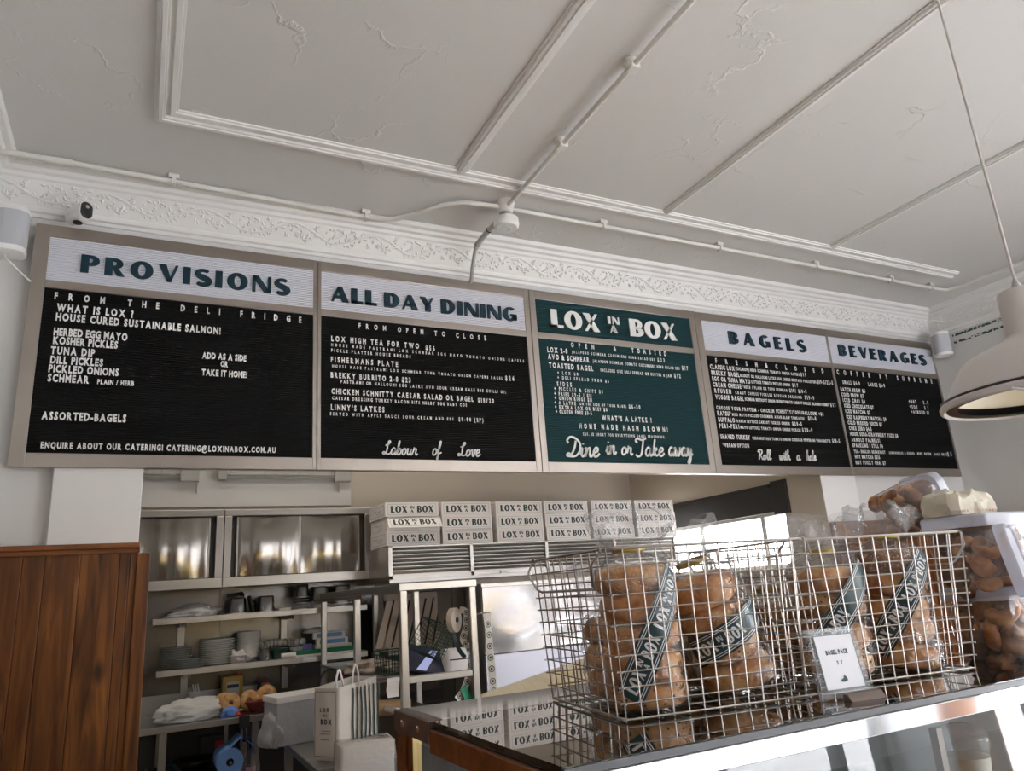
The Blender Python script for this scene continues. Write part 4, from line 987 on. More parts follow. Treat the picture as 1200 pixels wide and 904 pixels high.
def bag(base, kinds, where, lean=(0, 0), band=None, facing=0, R=.0635, ruffle=1.0, step=.0405, rear=False):
    "a film bag of stacked bagels standing at base"
    n = len(kinds); H = step*n
    mw = T_(base) @ Rm(lean[0], 'X') @ Rm(lean[1], 'Y')
    for i, k in enumerate(kinds):              # from the bottom up
        o = bpy.data.objects.new('bagel', BAG_ME[k + str(i % 2)]); COL.objects.link(o)
        rr = random.Random(len(bpy.data.objects))
        o.matrix_world = mw @ T_((rr.uniform(-.003, .003), rr.uniform(-.003, .003), .021+step*i)) @ Rm(rr.uniform(-.09, .09), 'X') @ Rm(rr.uniform(-.09, .09), 'Y') @ Rm(rr.uniform(0, 6), 'Z')
        pos = 'at the bottom' if i == 0 else ('on top' if i == n-1 else ORD[n-1-i] + ' from the top')
        tag(o, KIND[k] + ' bagel ' + pos + ' of ' + where, 'bagel', 'bagels in bags')
    t = bpy.data.objects.new('bagel_bag', None); COL.objects.link(t); t.matrix_world = mw
    tag(t, 'clear film of ' + where, 'bag', 'bagged bagels')
    sd = len(bpy.data.objects)*.37
    def wob(p, i, q):
        s = Vector((math.cos(q)*2.2+sd, math.sin(q)*2.2, p.z*28))
        k = 1 + .035*noise.noise(s) + .02*noise.noise(s*3)
        return Vector((p.x*k, p.y*k, p.z))
    prof = [(.03, -.001), (R*.93, .002)] + [(R*(1.0+.02*math.cos(2*PI*z/step)), z) for z in [H*j/26 for j in range(1, 26)]] + [(R*.96, H), (R*.80, H+.010), (R*.5, H+.018)]
    MB().lathe(prof, 44, cap=False, fn=wob).build('film', M['film'], t, smooth=True, angle=180)
    def ruf(p, i, q):
        k = i/9; a = .34*k*math.sin(3*q+sd+i*.25)+.20*k*math.sin(7*q+sd*2+i*.5)+.34*k*noise.noise(Vector((math.cos(q)*2.2+sd, math.sin(q)*2.2, i*.45)))
        return Vector((p.x*(1+a), p.y*(1+a)*.8, p.z + .016*k*noise.noise(Vector((math.cos(q)*1.8, math.sin(q)*1.8+sd, 1)))))
    hh = .050*ruffle
    prof = [(R*.5, H+.018), (R*.40, H+.022), (R*.38, H+.026), (R*.55, H+.030), (R*.78, H+.036), (R*.90, H+.036+hh*.25), (R*.96, H+.036+hh*.5), (R*.96, H+.036+hh*.72), (R*.90, H+.036+hh*.9), (R*.70, H+.036+hh)]
    MB().lathe(prof, 60, cap=False, fn=ruf).build('gathered_top', M['filmtop'], t, smooth=True, angle=180)
    MB().lathe([(R*.375, H+.022), (R*.41, H+.0235), (R*.41, H+.0275), (R*.375, H+.029)], 24, cap=False).build('bag_tie', M['tin'], t, smooth=True)
    if band:
        a0, z0, ang, L = band                       # start angle from facing, start height, slope, length
        Rb = R*1.035; ca, sa = math.cos(ang), math.sin(ang); hw = .0212
        def P(u, v, e=0):
            arc = u*ca - v*sa; th = facing + a0 + arc/Rb
            return ((Rb+e)*math.cos(th), (Rb+e)*math.sin(th), z0 + u*sa + v*ca)
        m = MB(); N = 26
        vs = [P(L*i/N, v) for i in range(N+1) for v in (-hw, 0, hw)]
        m.add(vs, [(i*3+j, i*3+j+1, i*3+j+4, i*3+j+3) for i in range(N) for j in range(2)])
        bo = m.build('label_band', M['band'], t, smooth=True)
        w = MB()
        for v0 in (-.0180, -.0148, .0135, .0167):
            vs = [P(L*i/N, v, .0005) for i in range(N+1) for v in (v0, v0+.0012)]
            w.add(vs, [(i*2, i*2+1, i*2+3, i*2+2) for i in range(N)])
        lw = .086; k = 0; u = .010
        while u+lw < L:
            lox_logo(w, u, u+lw, 0, .0185, fn=lambda a, b: P(a, b, .0008)); u += lw+.012
        w.build('band_lettering', M['letter'], bo)
    return t
def face_to(b): return math.atan2(CAMP.y-b.y, CAMP.x-b.x)
pA1 = bloc(bA, .074, .072); pA2 = bloc(bA, .225, .085); pB1 = bloc(bB, .104, .078); pB2 = bloc(bB, .250, .076)
bag(pA1, 'epsps', 'the leftmost bag, front of left basket', (0, -.03), (-.42, .022, 1.02, .20), face_to(pA1))
bag(pA2 + Vector((.024, 0, .012)), 'pesp', 'the slumped leaning bag in the left basket', (-.06, -.30), (-.95, .075, .20, .165), face_to(pA2)+.15, step=.044)
bag(bloc(bA, .25, .205), 'sps', 'the back right bag in the left basket', (0, .1), None, ruffle=1.1)
bag(bloc(bA, .100, .205), 'sep', 'the back left bag in the left basket', (0, 0), None, ruffle=1.2)
bag(pB1, 'epep', 'the bag behind the price sign', (0, .04), (-.52, .035, .88, .19), face_to(pB1), step=.046, R=.065)
bag(pB2, 'psppd', 'the front right bag in the right basket', (0, .05), (-.65, .03, .95, .20), face_to(pB2), R=.0645)
bag(bloc(bB, .085, .205), 'pse', 'the back left bag in the right basket', (0, 0), None, ruffle=1.3)
bag(bloc(bB, .235, .205), 'sep', 'the back right bag in the right basket', (0, 0), None, ruffle=1.3)
# ------------------------------------------------------------------ price sign
q = on(990, 818, 'z', CZ)
t = thing('price_sign', 'clear acrylic price sign for the bagel pack standing in front of the right basket', 'sign', (q.x-.008, q.y-.012, CZ), -.10)
sm = Rm(-.16, 'X'); sw, sh_ = .094, .100
MB().box(-sw/2, sw/2, -.004, .005, .002, sh_, sm).build('acrylic_block', M['acrylic'], t, bevel=.002)
cd = MB().box(-.036, .036, -.0048, -.0042, -.0+.014, .090, sm); co = cd.build('card', mat('sign_card', (.74, .73, .74), .6), t)
ln = MB()
for (a, b, c, d) in ((-.0365, .0365, .0885, .090), (-.0365, .0365, .014, .015), (-.0365, -.0355, .014, .090), (.0355, .0365, .014, .090)):
    ln.box(a, b, -.0052, -.0048, c, d, sm)
ln.build('card_border', mat('grey_green_ink', (.16, .24, .24), .6), co)
tx = MB(); line(tx, 'BAGEL PACK', -.021, .021, .062, .0062, .7, -.0052); line(tx, '27', -.005, .005, .048, .005, .7, -.0052)
tx.prism([(-.006, .026), (-.001, .029), (.001, .033), (.005, .029), (.006, .025), (.001, .0235), (-.004, .0235)], .0003, T_((0, -.0054, 0)))
tx.v = [tuple(sm @ Vector(v)) for v in tx.v]
tx.build('card_lettering', M['ink'], co)
fo = MB().add([(-.015, -.024, .0), (.048, -.026, .0), (.048, -.007, .0), (-.015, -.007, 0), (-.015, -.016, .009), (.048, -.018, .011), (.048, -.007, .011), (-.015, -.007, .009)],
              [(0, 3, 2, 1), (0, 1, 5, 4), (4, 5, 6, 7), (7, 6, 2, 3), (0, 4, 7, 3), (1, 2, 6, 5)])
fo.build('foot', M['brownm'], t, bevel=.001)
# ------------------------------------------------------------------ tubs of bagel chips
def chip_mesh(seed):
    rnd = random.Random(seed); m = MB()
    if seed % 2:                                     # thick slices of ring
        a0 = rnd.uniform(0, 6); da = rnd.uniform(2.6, 5.2); N = 16; K = 10; th = rnd.uniform(.009, .013); ro, ri = rnd.uniform(.027, .032), rnd.uniform(.004, .008); rings = []
        for i in range(N):
            a = a0 + da*i/(N-1); ring_ = []; e = .6 if i in (0, N-1) else 1
            for k in range(K):
                b = 2*PI*k/K; q = (ro+ri)/2 + (ro-ri)/2*math.cos(b)*e*(1+.2*noise.noise(Vector((a, b, seed))))
                ring_.append(Vector((q*math.cos(a), q*math.sin(a), th*math.copysign(abs(math.sin(b))**.6, math.sin(b))*e + .006*noise.noise(Vector((a*1.5, seed, 0))))))
            rings.append(ring_)
        m.loft(rings)
    else:                                            # chunks
        bm = bmesh.new(); bmesh.ops.create_icosphere(bm, subdivisions=3, radius=1); sx, sy, sz = rnd.uniform(.024, .030), rnd.uniform(.018, .024), rnd.uniform(.012, .017)
        vs = []
        for v in bm.verts:
            p = v.co; d = 1 + .22*noise.noise(p*1.4+Vector((seed*3, 0, 0))) - .25*max(0, noise.noise(p*2.6+Vector((0, seed*2, 0))))
            vs.append((p.x*d*sx, p.y*d*sy, p.z*d*sz))
        m.add(vs, [tuple(v.index for v in f.verts) for f in bm.faces]); bm.free()
    me = bpy.data.meshes.new('bagel_chip'); me.from_pydata(m.v, [], m.f)
    me.polygons.foreach_set('use_smooth', [True]*len(m.f)); me.materials.append(M['chip'] if seed % 3 else M['chipd']); return me
CH = [chip_mesh(k) for k in range(7)]
def tub(mw, w, d, h, label, nchips, seed, clab, grp, lidlabel=False):
    t = bpy.data.objects.new('plastic_tub', None); COL.objects.link(t); t.matrix_world = mw; tag(t, label, 'tub', None)
    def rg(z, k): return [Vector((p.x*k, p.y*k, z)) for p in rrect(w, d, .022, 4)]
    MB().loft([rg(0, .86), rg(.004, .90), rg(h*.86, .97)], capb=False).build('body', M['tub'], t, smooth=True)
    lo = MB().loft([rg(h*.84, .985), rg(h*.84, 1.03), rg(h, 1.03), rg(h+.004, .99), rg(h+.002, .93), rg(h-.002, .90)]).build('lid', M['lid'], t, smooth=True, bevel=.001)
    if lidlabel:
        a = MB().lathe([(.0, 0), (.048, 0)], 40, T_((0, 0, h+.0045)) @ Matrix.Diagonal((w/.13, d/.115, 1, 1)), cap=False); lb = a.build('round_label', mat('label_blue', (.62, .67, .74), .4), lo)
        s = MB()
        for k, (r0, r1) in enumerate(((.046, .043), (.040, .0385))): s.lathe([(r0, 0), (r1, 0)], 40, T_((0, 0, h+.0052)) @ Matrix.Diagonal((w/.13, d/.115, 1, 1)), cap=False)
        for k in range(-3, 4): s.box(-.026, .026, k*.009-.002, k*.009+.0015, h+.0048, h+.0056)
        s.build('label_print', M['band'], lb)
    rnd = random.Random(seed); C_ = []
    lim = Vector((w*.43-.020, d*.43-.019, 0)); zl = (.016, h*.80-.012)
    for k in range(nchips):
        C_.append(Vector((rnd.uniform(-1, 1)*lim.x, rnd.uniform(-1, .6)*lim.y, rnd.uniform(*zl))))
    for it in range(120):                     # let the pieces settle apart
        for i in range(nchips):
            for j in range(i):
                v = C_[i]-C_[j]; L_ = v.length or 1e-4
                if L_ < .034: e = v*(.5*(.034-L_)/L_); C_[i] += e; C_[j] -= e
            C_[i].x = max(-lim.x, min(lim.x, C_[i].x)); C_[i].y = max(-lim.y, min(lim.y, C_[i].y)); C_[i].z = max(zl[0], min(zl[1], C_[i].z))
    for k in range(nchips):
        o = bpy.data.objects.new('bagel_chip', CH[rnd.randrange(7)]); COL.objects.link(o)
        o.matrix_world = mw @ T_(C_[k]) @ Euler((rnd.uniform(0.6, 2.2), rnd.uniform(-.8, .8), rnd.uniform(0, 6))).to_matrix().to_4x4() @ Matrix.Scale(.98 if h > .12 else .8, 4)
        tag(o, clab, 'bagel chip', grp)
    return t
t1 = Vector((1.945, -2.372, CZ+.0005))
tub(T_(t1) @ Rm(-.08, 'Z'), .165, .135, .128, 'clear lidded tub of bagel chips standing on the glass, lower of the stacked tubs', 38, 1, 'golden brown bagel chip inside the lower tub right of the baskets', 'chips in the lower tub')
tub(T_(t1 + Vector((-.008, .004, .133))) @ Rm(-.05, 'Z'), .165, .135, .128, 'clear lidded tub of bagel chips, the upper of the stacked tubs', 38, 2, 'golden brown bagel chip inside the upper stacked tub', 'chips in the upper tub')
q = on(1069, 596, 'y', -2.22)
tub(T_(q) @ Rm(-.33, 'Z') @ Rm(1.27, 'Y') @ T_((0, 0, -.055)), .115, .120, .108, 'clear tub of bagel chips lying tilted on its side on the right basket', 36, 3, 'browned bagel chip inside the tub lying on the basket', 'chips in the tilted tub')
q = on(1193, 662, 'y', -2.45)
tub(T_(q) @ Rm(.35, 'Z') @ Rm(PI/2-.12, 'X') @ T_((0, .01, -.10)), .085, .125, .105, 'clear tub lying on its side with round striped lid label, far right', 14, 4, 'bagel chip inside the tub with the round label at the right edge', 'chips in the labelled tub')
# crumpled paper bag on the stacked tubs
t = thing('paper_bag', 'crumpled cream paper bag lying on the upper stacked tub', 'paper bag', t1 + Vector((-.028, .022, .2665)), -.1)
rings = []
for i, (k, z) in enumerate(((.95, 0), (1.0, .008), (1.0, .022), (.97, .034), (.88, .044), (.62, .048), (.25, .046))):
    rr_ = []
    for p in rrect(.125, .085, .008, 12) if False else [Vector((.0625*max(-1, min(1, 1.25*math.cos(2*PI*j/48))), .0425*max(-1, min(1, 1.25*math.sin(2*PI*j/48))), 0)) for j in range(48)]:
        q = Vector((p.x*k, p.y*k, z)); nz = noise.noise(q*42+Vector((3, 1, 0))); n2 = abs(noise.noise(q*75))
        rr_.append(Vector((q.x + .007*nz*(i > 0), q.y + .006*noise.noise(q*45)*(i > 0), z + ((.014*nz - .012*n2) if i > 2 else 0))))
    rings.append(rr_)
MB().loft(rings).build('bag_body', M['cream'], t, smooth=True, angle=14)
m = MB()
for k in range(3): line(m, 'LOX', -.05+.034*k, -.032+.034*k, .004, .004, .8, -.0455)
m.build('red_print', mat('red_ink', (.5, .08, .06), .6), t)
# ================================================================== THE KITCHEN
# stainless backsplash
t = thing('backsplash', 'stainless steel backsplash sheeting on the kitchen wall behind the shelves', 'backsplash', (0, KY-.012, .97))
B(-.1, .957, 0, .011, 0, .74).build('sheet', M['steel'], t); B(.959, 2.0, 0, .011, 0, .74).build('sheet', M['steel'], t)
# upper cupboards
def cupboard(x0, x1, label, doors):
    y0, z0, z1 = 1.75, 1.69, 2.172; D = KY-.001-y0; Wd = x1-x0; H = z1-z0
    t = thing('wall_cupboard', label, 'cupboard', (x0, y0, z0))
    c = B(0, Wd, .05, D, 0, .02).box(0, Wd, .05, D, H-.02, H).box(0, .02, .05, D, 0, H).box(Wd-.02, Wd, .05, D, 0, H).box(0, Wd, D-.01, D, 0, H)
    c.build('carcass', M['steelb'], t)
    f = B(0, Wd, 0, .05, 0, .058).box(0, Wd, 0, .05, H-.042, H).box(0, .045, 0, .05, .058, H-.042).box(Wd-.045, Wd, 0, .05, .058, H-.042)
    f.build('face_frame', M['steelb'], t, bevel=.003)
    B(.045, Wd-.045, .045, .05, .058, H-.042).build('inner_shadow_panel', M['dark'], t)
    for (a, b, yy, bul) in doors:
        m = MB(); N, K = 12, 8; vs = []
        for i in range(N+1):
            for k in range(K+1):
                u, v = i/N, k/K
                vs.append((a+(b-a)*u, yy - bul*math.sin(PI*u)*math.sin(PI*v) , .064+(H-.112)*v))
        fs = [(i*(K+1)+k, (i+1)*(K+1)+k, (i+1)*(K+1)+k+1, i*(K+1)+k+1) for i in range(N) for k in range(K)]
        m.add(vs, fs)
        m.build('sliding_door', M['doorsteel'], t, smooth=True)
        B(a, a+.012, yy-.004, yy+.012, .064, H-.048).box(b-.012, b, yy-.004, yy+.012, .064, H-.048).build('door_edge', M['steelb'], t, bevel=.002)
    return t
cupboard(.20, .932, 'left stainless steel wall cupboard with sliding door, above the kitchen shelves', [(.05, .655, .02, .026)])
cupboard(.936, 1.885, 'right stainless steel wall cupboard with two sliding doors, above the kitchen shelves', [(.075, .475, .018, .026), (.470, .875, .032, .026)])
# strip lights under the header
for (x0, x1, lab) in ((.30, .79, 'grey strip light over the left wall cupboard, partly behind the pier'), (.90, 1.80, 'grey strip light over the right wall cupboard')):
    y0 = 1.96; z0 = 2.385
    t = thing('strip_light', lab, 'light', (x0, y0, z0))
    L = x1-x0
    B(0, L, .035, .085, .03, .10).build('housing', M['kwhite'], t, bevel=.006)
    B(.0, .06, -.01, .034, .01, .09).build('end_cap', M['greyc'], t, bevel=.008); B(L-.12, L, -.015, .034, .0, .09).build('end_cap', M['greyc'], t, bevel=.008)
    MB().tube([(.06, .012, .055), (L-.12, .012, .055)], .013, 10).build('tube', mat('lamp_tube', (.55, .54, .50), .3), t, smooth=True)
    g = MB()
    for z in (.03, .08): g.tube([(.05, -.008, z), (L-.11, -.008, z)], .003, 6)
    for k in range(4): g.tube([(.08+(L-.22)*k/3, -.008, .02), (.08+(L-.22)*k/3, -.008, .09)], .0025, 6)
    g.build('guard', M['greyc'], t)
# wall shelves
def shelf(z, x0, x1, label):
    t = thing('wall_shelf', label, 'shelf', (x0, 1.75, z))
    L = x1-x0; D = KY-.013-1.75
    B(0, L, 0, D, -.004, 0).box(0, L, -.002, .004, -.034, .0).box(0, .004, 0, D, -.034, .0).build('shelf_plate', M['steelb'], t, bevel=.0015)
    for q in (.17, L*.62): B(q-.02, q+.02, D-.03, D-.001, -.20, -.005).box(q-.02, q-.017, .04, D, -.06, -.005).box(q+.017, q+.02, .04, D, -.06, -.005).build('bracket', M['steelb'], t, bevel=.002)
    return t
S1, S2 = 1.527, 1.234
shelf(S1, .560, 1.85, 'upper stainless wall shelf holding upturned steel pans'); shelf(S2, .592, 1.85, 'lower stainless wall shelf holding stacks of plates')
def at(px, y, py=None, z=None):
    p = on(px, py if py else 770, 'y', y); return p.x
# ---- upper shelf
t = thing('folded_cloth', 'crumpled grey cloth on the upper kitchen shelf above the plates', 'cloth', (at(230, 1.88, 715), 1.88, S1))
blob('cloth', M['clothg'], t, .125, .07, .042, .45, 1.5, 3)
blob('cloth_tail', M['plasticbag'], t, .07, .05, .012, .5, 1.6, 8, 3, mw=T_((-.10, -.03, 0)))
def pan(px, y, w, d, h, label, lids=0, z=S1, stack=1):
    t = thing('steel_pan', label, 'pan', (at(px, y, 705), y, z), 0, 'upturned steel pans')
    for s in range(stack):
        z0 = s*.018
        a = [[Vector((p.x*k, p.y*k, zz+z0)) for p in rrect(w, d, .03, 4)] for zz, k in ((0, 1.06), (.004, 1.06), (.006, 1.0))]
        MB().loft(a).build('rim', M['steelb'], t, smooth=True)
    a = [[Vector((p.x*k, p.y*k, zz+z0)) for p in rrect(w, d, .03, 4)] for zz, k in ((.006, 1.0), (h-.014, .90), (h-.004, .86), (h, .78))]
    MB().loft(a).build('body', M['steel'], t, smooth=True)
    return t
pan(278, 1.87, .105, .15, .098, 'upturned steel pan on the upper shelf beside black tongs, leftmost of the pans')
pan(311, 1.87, .105, .15, .098, 'upturned steel pan on the upper shelf right of the black lid')
pan(353, 1.88, .085, .14, .085, 'small nested stack of upturned steel pans on the upper shelf', stack=5)
pan(374, 1.87, .115, .16, .100, 'nested stack of upturned steel pans on the upper shelf, left of the overshelf post', stack=3)
pan(399, 1.88, .125, .16, .118, 'tallest upturned steel pan on the upper shelf, right of the other pans', stack=2)
t = thing('utensil_pile', 'pile of black tongs and spoons lying on the leftmost upturned pan', 'utensils', (at(276, 1.90, 700), 1.90, S1+.100))
rnd = random.Random(5)
for k in range(6):
    a = rnd.uniform(-.5, .5); MB().tube([(-.055*math.cos(a), -.02*math.sin(a)+.01*k-.02, .006+.003*k), (0, .01*k-.025, .016+.004*(k % 3)), (.05*math.cos(a), .03*math.sin(a)+.01*k-.02, .008+.004*k)], [.004, .006, .009], 6).build('utensil', M['blackm'], t, smooth=True)
t = thing('pan_lid', 'black pan lid leaning against an upturned pan on the upper shelf', 'lid', (at(296, 1.85, 705), 1.85, S1+.002))
m = MB(); m.loft([[Vector((p.x, p.y, z)) for p in rrect(.012, .13, .005, 3)] for z in (0, .105)], Rm(-.22, 'Y')); m.build('plate', M['blackm'], t, smooth=True)
MB().box(.006, .02, -.02, .02, .04, .06, Rm(-.22, 'Y')).build('grip', M['blackm'], t, bevel=.003)
t = thing('flat_tray', 'pale flat tray on the upper shelf between the pans', 'tray', (at(332, 1.86, 712), 1.86, S1))
MB().loft([[Vector((p.x*k, p.y*k, z)) for p in rrect(.085, .14, .012, 3)] for z, k in ((0, .94), (.012, 1), (.014, 1), (.004, .93))]).build('tray', M['ceramic'], t, smooth=True)
# ---- plates on the lower shelf: every plate is a thing
def plate_mesh(name, r, h, m, bowl=0):
    if bowl: pr = [(r*.45, 0), (r*.5, .002), (r*.92, h*2.6), (r, h*3.4), (r*.985, h*3.5), (r*.9, h*2.8), (r*.46, .006), (0, .006)]
    else: pr = [(r*.6, 0), (r*.64, .002), (r*.93, h*.8), (r, h*1.05), (r*.99, h*1.2), (r*.9, h*.9), (r*.6, .004), (0, .004)]
    mb = MB().lathe(pr, 28, cap=False); me = bpy.data.meshes.new(name); me.from_pydata(mb.v, [], mb.f)
    me.polygons.foreach_set('use_smooth', [True]*len(mb.f)); me.materials.append(m); return me
def stack(px, y, r, n, step, m, who, grp, name='plate', bowl=0, lean=0, py=780):
    me = plate_mesh(name, r, step, m, bowl); x = at(px, y, py); rr = random.Random(int(px))
    for k in range(n):
        o = bpy.data.objects.new(name, me); COL.objects.link(o)
        o.location = (x+rr.uniform(-.002, .002)+lean*k*step, y+rr.uniform(-.002, .002), S2+.0005+k*step); o.rotation_euler.z = rr.uniform(0, 6)
        pos = 'bottom' if k == 0 else ('top' if k == n-1 else None)
        tag(o, (f'{pos} {name} of ' if pos else f'{name} {k+1} up from the shelf in ') + who, name, grp)
stack(206, 1.90, .088, 12, .0098, M['ceramicd'], 'the dark grey stack at the left end', 'plates in the dark stack')
stack(220, 1.825, .090, 5, .0102, M['ceramicd'], 'the short stack in front of the dark one', 'plates in the short front stack')
stack(254, 1.885, .107, 13, .0112, M['ceramic'], 'the wide white stack in the middle', 'plates in the wide white stack')
stack(289.5, 1.91, .076, 16, .0095, M['ceramic'], 'the tall stack right of the plates', 'bowls in the tall stack', 'bowl', 1, .05)
t = thing('napkin_tub', 'small clear tub of crumpled napkins in front of the tall bowl stack', 'tub', (at(279, 1.80, 775), 1.80, S2))
MB().loft([[Vector((p.x*k, p.y*k, z)) for p in rrect(.10, .08, .012, 3)] for z, k in ((0, .85), (.042, 1), (.044, 1), (.004, .84))]).build('tub', mat('smoky_plastic', (.34, .28, .28), .3), t, smooth=True)
blob('napkins', M['clothw'], t, .044, .034, .038, .6, 1.8, 11, 3, mw=T_((0, 0, .012)))
# steel jug, tub, rolls
t = thing('steel_jug', 'small steel jug on the lower shelf right of the bowls', 'jug', (at(311, 1.84, 770), 1.84, S2))
MB().lathe([(.052, 0), (.053, .004), (.044, .03), (.036, .055), (.034, .062), (.031, .062), (.0, .058)], 24).build('body', M['steel'], t, smooth=True)
MB().tube([(.036, 0, .055), (.06, 0, .05), (.062, 0, .025), (.048, 0, .012)], .003, 6).build('handle', M['steel'], t, smooth=True)
t = thing('green_tub', 'dark green tub beneath the rolled towel on the lower shelf', 'tub', (at(328, 1.86, 768), 1.86, S2))
MB().loft([[Vector((p.x*k, p.y*k, z)) for p in rrect(.11, .11, .02, 3)] for z, k in ((0, .85), (.05, .98), (.058, 1.0), (.06, .96))]).build('tub', M['darkgreen'], t, smooth=True)
t = thing('glass_bowl', 'grey plastic bowl at the right of the rolled towel on the lower shelf', 'bowl', (at(350, 1.84, 765), 1.84, S2))
MB().lathe([(.035, 0), (.04, .004), (.058, .055), (.060, .062), (.055, .060), (.036, .008), (0, .006)], 24, cap=False).build('bowl', M['plasticbag'], t, smooth=True)
t = thing('paper_roll', 'short white paper roll lying on the lower shelf before the dark tubs', 'roll', (at(338, 1.78, 772), 1.78, S2+.0165))
MB().lathe([(.006, -.045), (.016, -.045), (.016, .045), (.006, .045)], 18, Rm(PI/2, 'Y')).build('roll', M['card'], t, smooth=True)
t = thing('rolled_towel', 'rolled striped grey towel lying across the tubs on the lower shelf', 'towel', (at(332, 1.86, 755), 1.86, S2+.083))
m = MB(); P = []; R_ = []
for k in range(60): P.append((-.135+.27*k/59, .01*math.sin(k*.2), .010*math.sin(k*.09)+.015*k/59)); R_.append(.022*(1+.16*math.sin(k*1.05)))
m.tube(P, R_, 12); m.build('towel', mat('striped_towel', (.50, .47, .43), .9, colvar=(60, (1, .01, .01), (.25, .24, .23), .45, .55)), t, smooth=True)
# green boards and boxes
bx = at(345, 1.80, 772)
t = thing('cutting_board', 'white cutting board under the green boards on the lower shelf', 'cutting board', (bx, 1.757, S2))
B(0, .38, 0, .28, .0, .012).build('board', M['card'], t, bevel=.002)
for k in range(2):
    t = thing('cutting_board', ['lower green cutting board on the lower shelf', 'upper green cutting board on the lower shelf under the boxes'][k], 'cutting board', (bx+.005, 1.76, S2+.0125+.0125*k))
    B(0, .37, 0, .27, .0, .012).build('board', M['green'], t, bevel=.002)
t = thing('paper_pack', 'cream pack of paper lying on the green boards', 'paper', (bx+.13, 1.79, S2+.038))
B(0, .24, 0, .22, 0, .018).build('pack', M['cream'], t, bevel=.003)
for k, (dx, lab) in enumerate(((.05, 'lower blue and white film box on the green boards'), (.03, 'upper blue and white film box beside the overshelf post'))):
    t = thing('film_box', lab, 'box', (bx+.09+dx, 1.80-.004*k, S2+.0565+.041*k))
    b_ = B(0, .205, 0, .05, 0, .040).build('carton', M['card'], t, bevel=.001)
    B(.02, .185, -.0012, 0, .008, .033).build('blue_label', M['bluebox'], t)
t = thing('film_box', 'small dark blue carton with a red mark on the green boards', 'box', (bx+.05, 1.775, S2+.038))
B(0, .058, 0, .05, 0, .036).build('carton', mat('dark_blue_box', (.05, .09, .30), .5), t, bevel=.001); B(.018, .034, -.001, 0, .014, .026).build('red_mark', M['red'], t)
t = thing('white_cloth', 'pale cloth heaped on the film boxes', 'cloth', (bx+.14, 1.83, S2+.138))
blob('cloth', M['clothg'], t, .07, .03, .018, .5, 1.8, 21, 3)
# ------------------------------------------------------------------ work bench against the back wall
BZ = .968
t = thing('work_bench', 'stainless work bench with upstand against the kitchen back wall', 'bench', (.02, 1.45, 0))
B(0, 1.18, 0, .617, BZ-.035, BZ).build('bench_top', M['steelb'], t, bevel=.004); B(0, 1.18, .600, .617, BZ, 1.075).build('upstand', M['steelb'], t, bevel=.003)
for x in (.62, 1.10):
    for y in (.05, .55): B(x-.019, x+.019, y-.019, y+.019, 0, BZ-.035).build('leg', M['steelb'], t)
B(.0, 1.12, .06, .58, .52, .545).build('under_shelf', M['steelb'], t)
def bx_(px, y, py=835): return on(px, py, 'y', y).x
t = thing('cloth_bundle', 'large bundle of grey cloth heaped on the work bench', 'cloth', (bx_(226, 1.62), 1.62, BZ+.0005))
blob('cloth', M['clothw'], t, .165, .10, .068, .42, 1.4, 5)
blob('cloth_fold', M['clothg'], t, .085, .05, .035, .5, 1.7, 6, mw=T_((-.10, -.06, 0)))
blob('plastic_film', M['plasticbag'], t, .12, .035, .014, .6, 2, 9, 3, mw=T_((-.03, -.10, 0)))
t = thing('plastic_sleeve', 'clear plastic sleeve of utensils leaning behind the grey cloth on the bench', 'sleeve', (bx_(236, 1.86, 815), 1.86, BZ+.001))
MB().loft([[Vector((p.x, p.y, z)) for p in rrect(.06, .02, .008, 3)] for z in (0, .16)], Rm(-.35, 'Y')).build('sleeve', M['tub'], t, smooth=True)
for k in range(3): MB().tube([(-.018+.014*k, 0, .005), (-.052+.014*k, 0, .165)], .004, 6).build('utensil', M['greyc'], t)
t = thing('oil_tin', 'mustard yellow oil tin with grey label at the back of the bench', 'tin', (bx_(272, 1.96, 800), 1.96, BZ+.001))
B(-.062, .062, -.05, .05, 0, .185).build('body', M['tin'], t, bevel=.006)
B(-.038, .038, -.0515, -.0495, .05, .15).build('label', mat('tin_label', (.42, .40, .36), .5), t); B(-.034, .034, -.0525, -.0512, .115, .135).build('label_print', M['ink'], t)
MB().lathe([(.016, .185), (.016, .195), (.0, .197)], 16, T_((.035, -.02, 0))).build('cap', M['red'], t)
def squeeze(px, y, py, z, label, mcap=M['red']):
    t = thing('squeeze_bottle', label, 'bottle', (on(px, py, 'y', y).x, y, z))
    MB().lathe([(.030, 0), (.033, .005), (.033, .10), (.028, .118), (.018, .124)], 20).build('body', mat('sauce_body', (.30, .24, .18), .35), t, smooth=True)
    MB().lathe([(.018, .122), (.019, .134), (.010, .141), (.005, .152), (.003, .156)], 16).build('nozzle', mcap, t, smooth=True)
squeeze(311, 1.93, 800, BZ+.001, 'squeeze bottle with red nozzle behind the bagels on the bench')
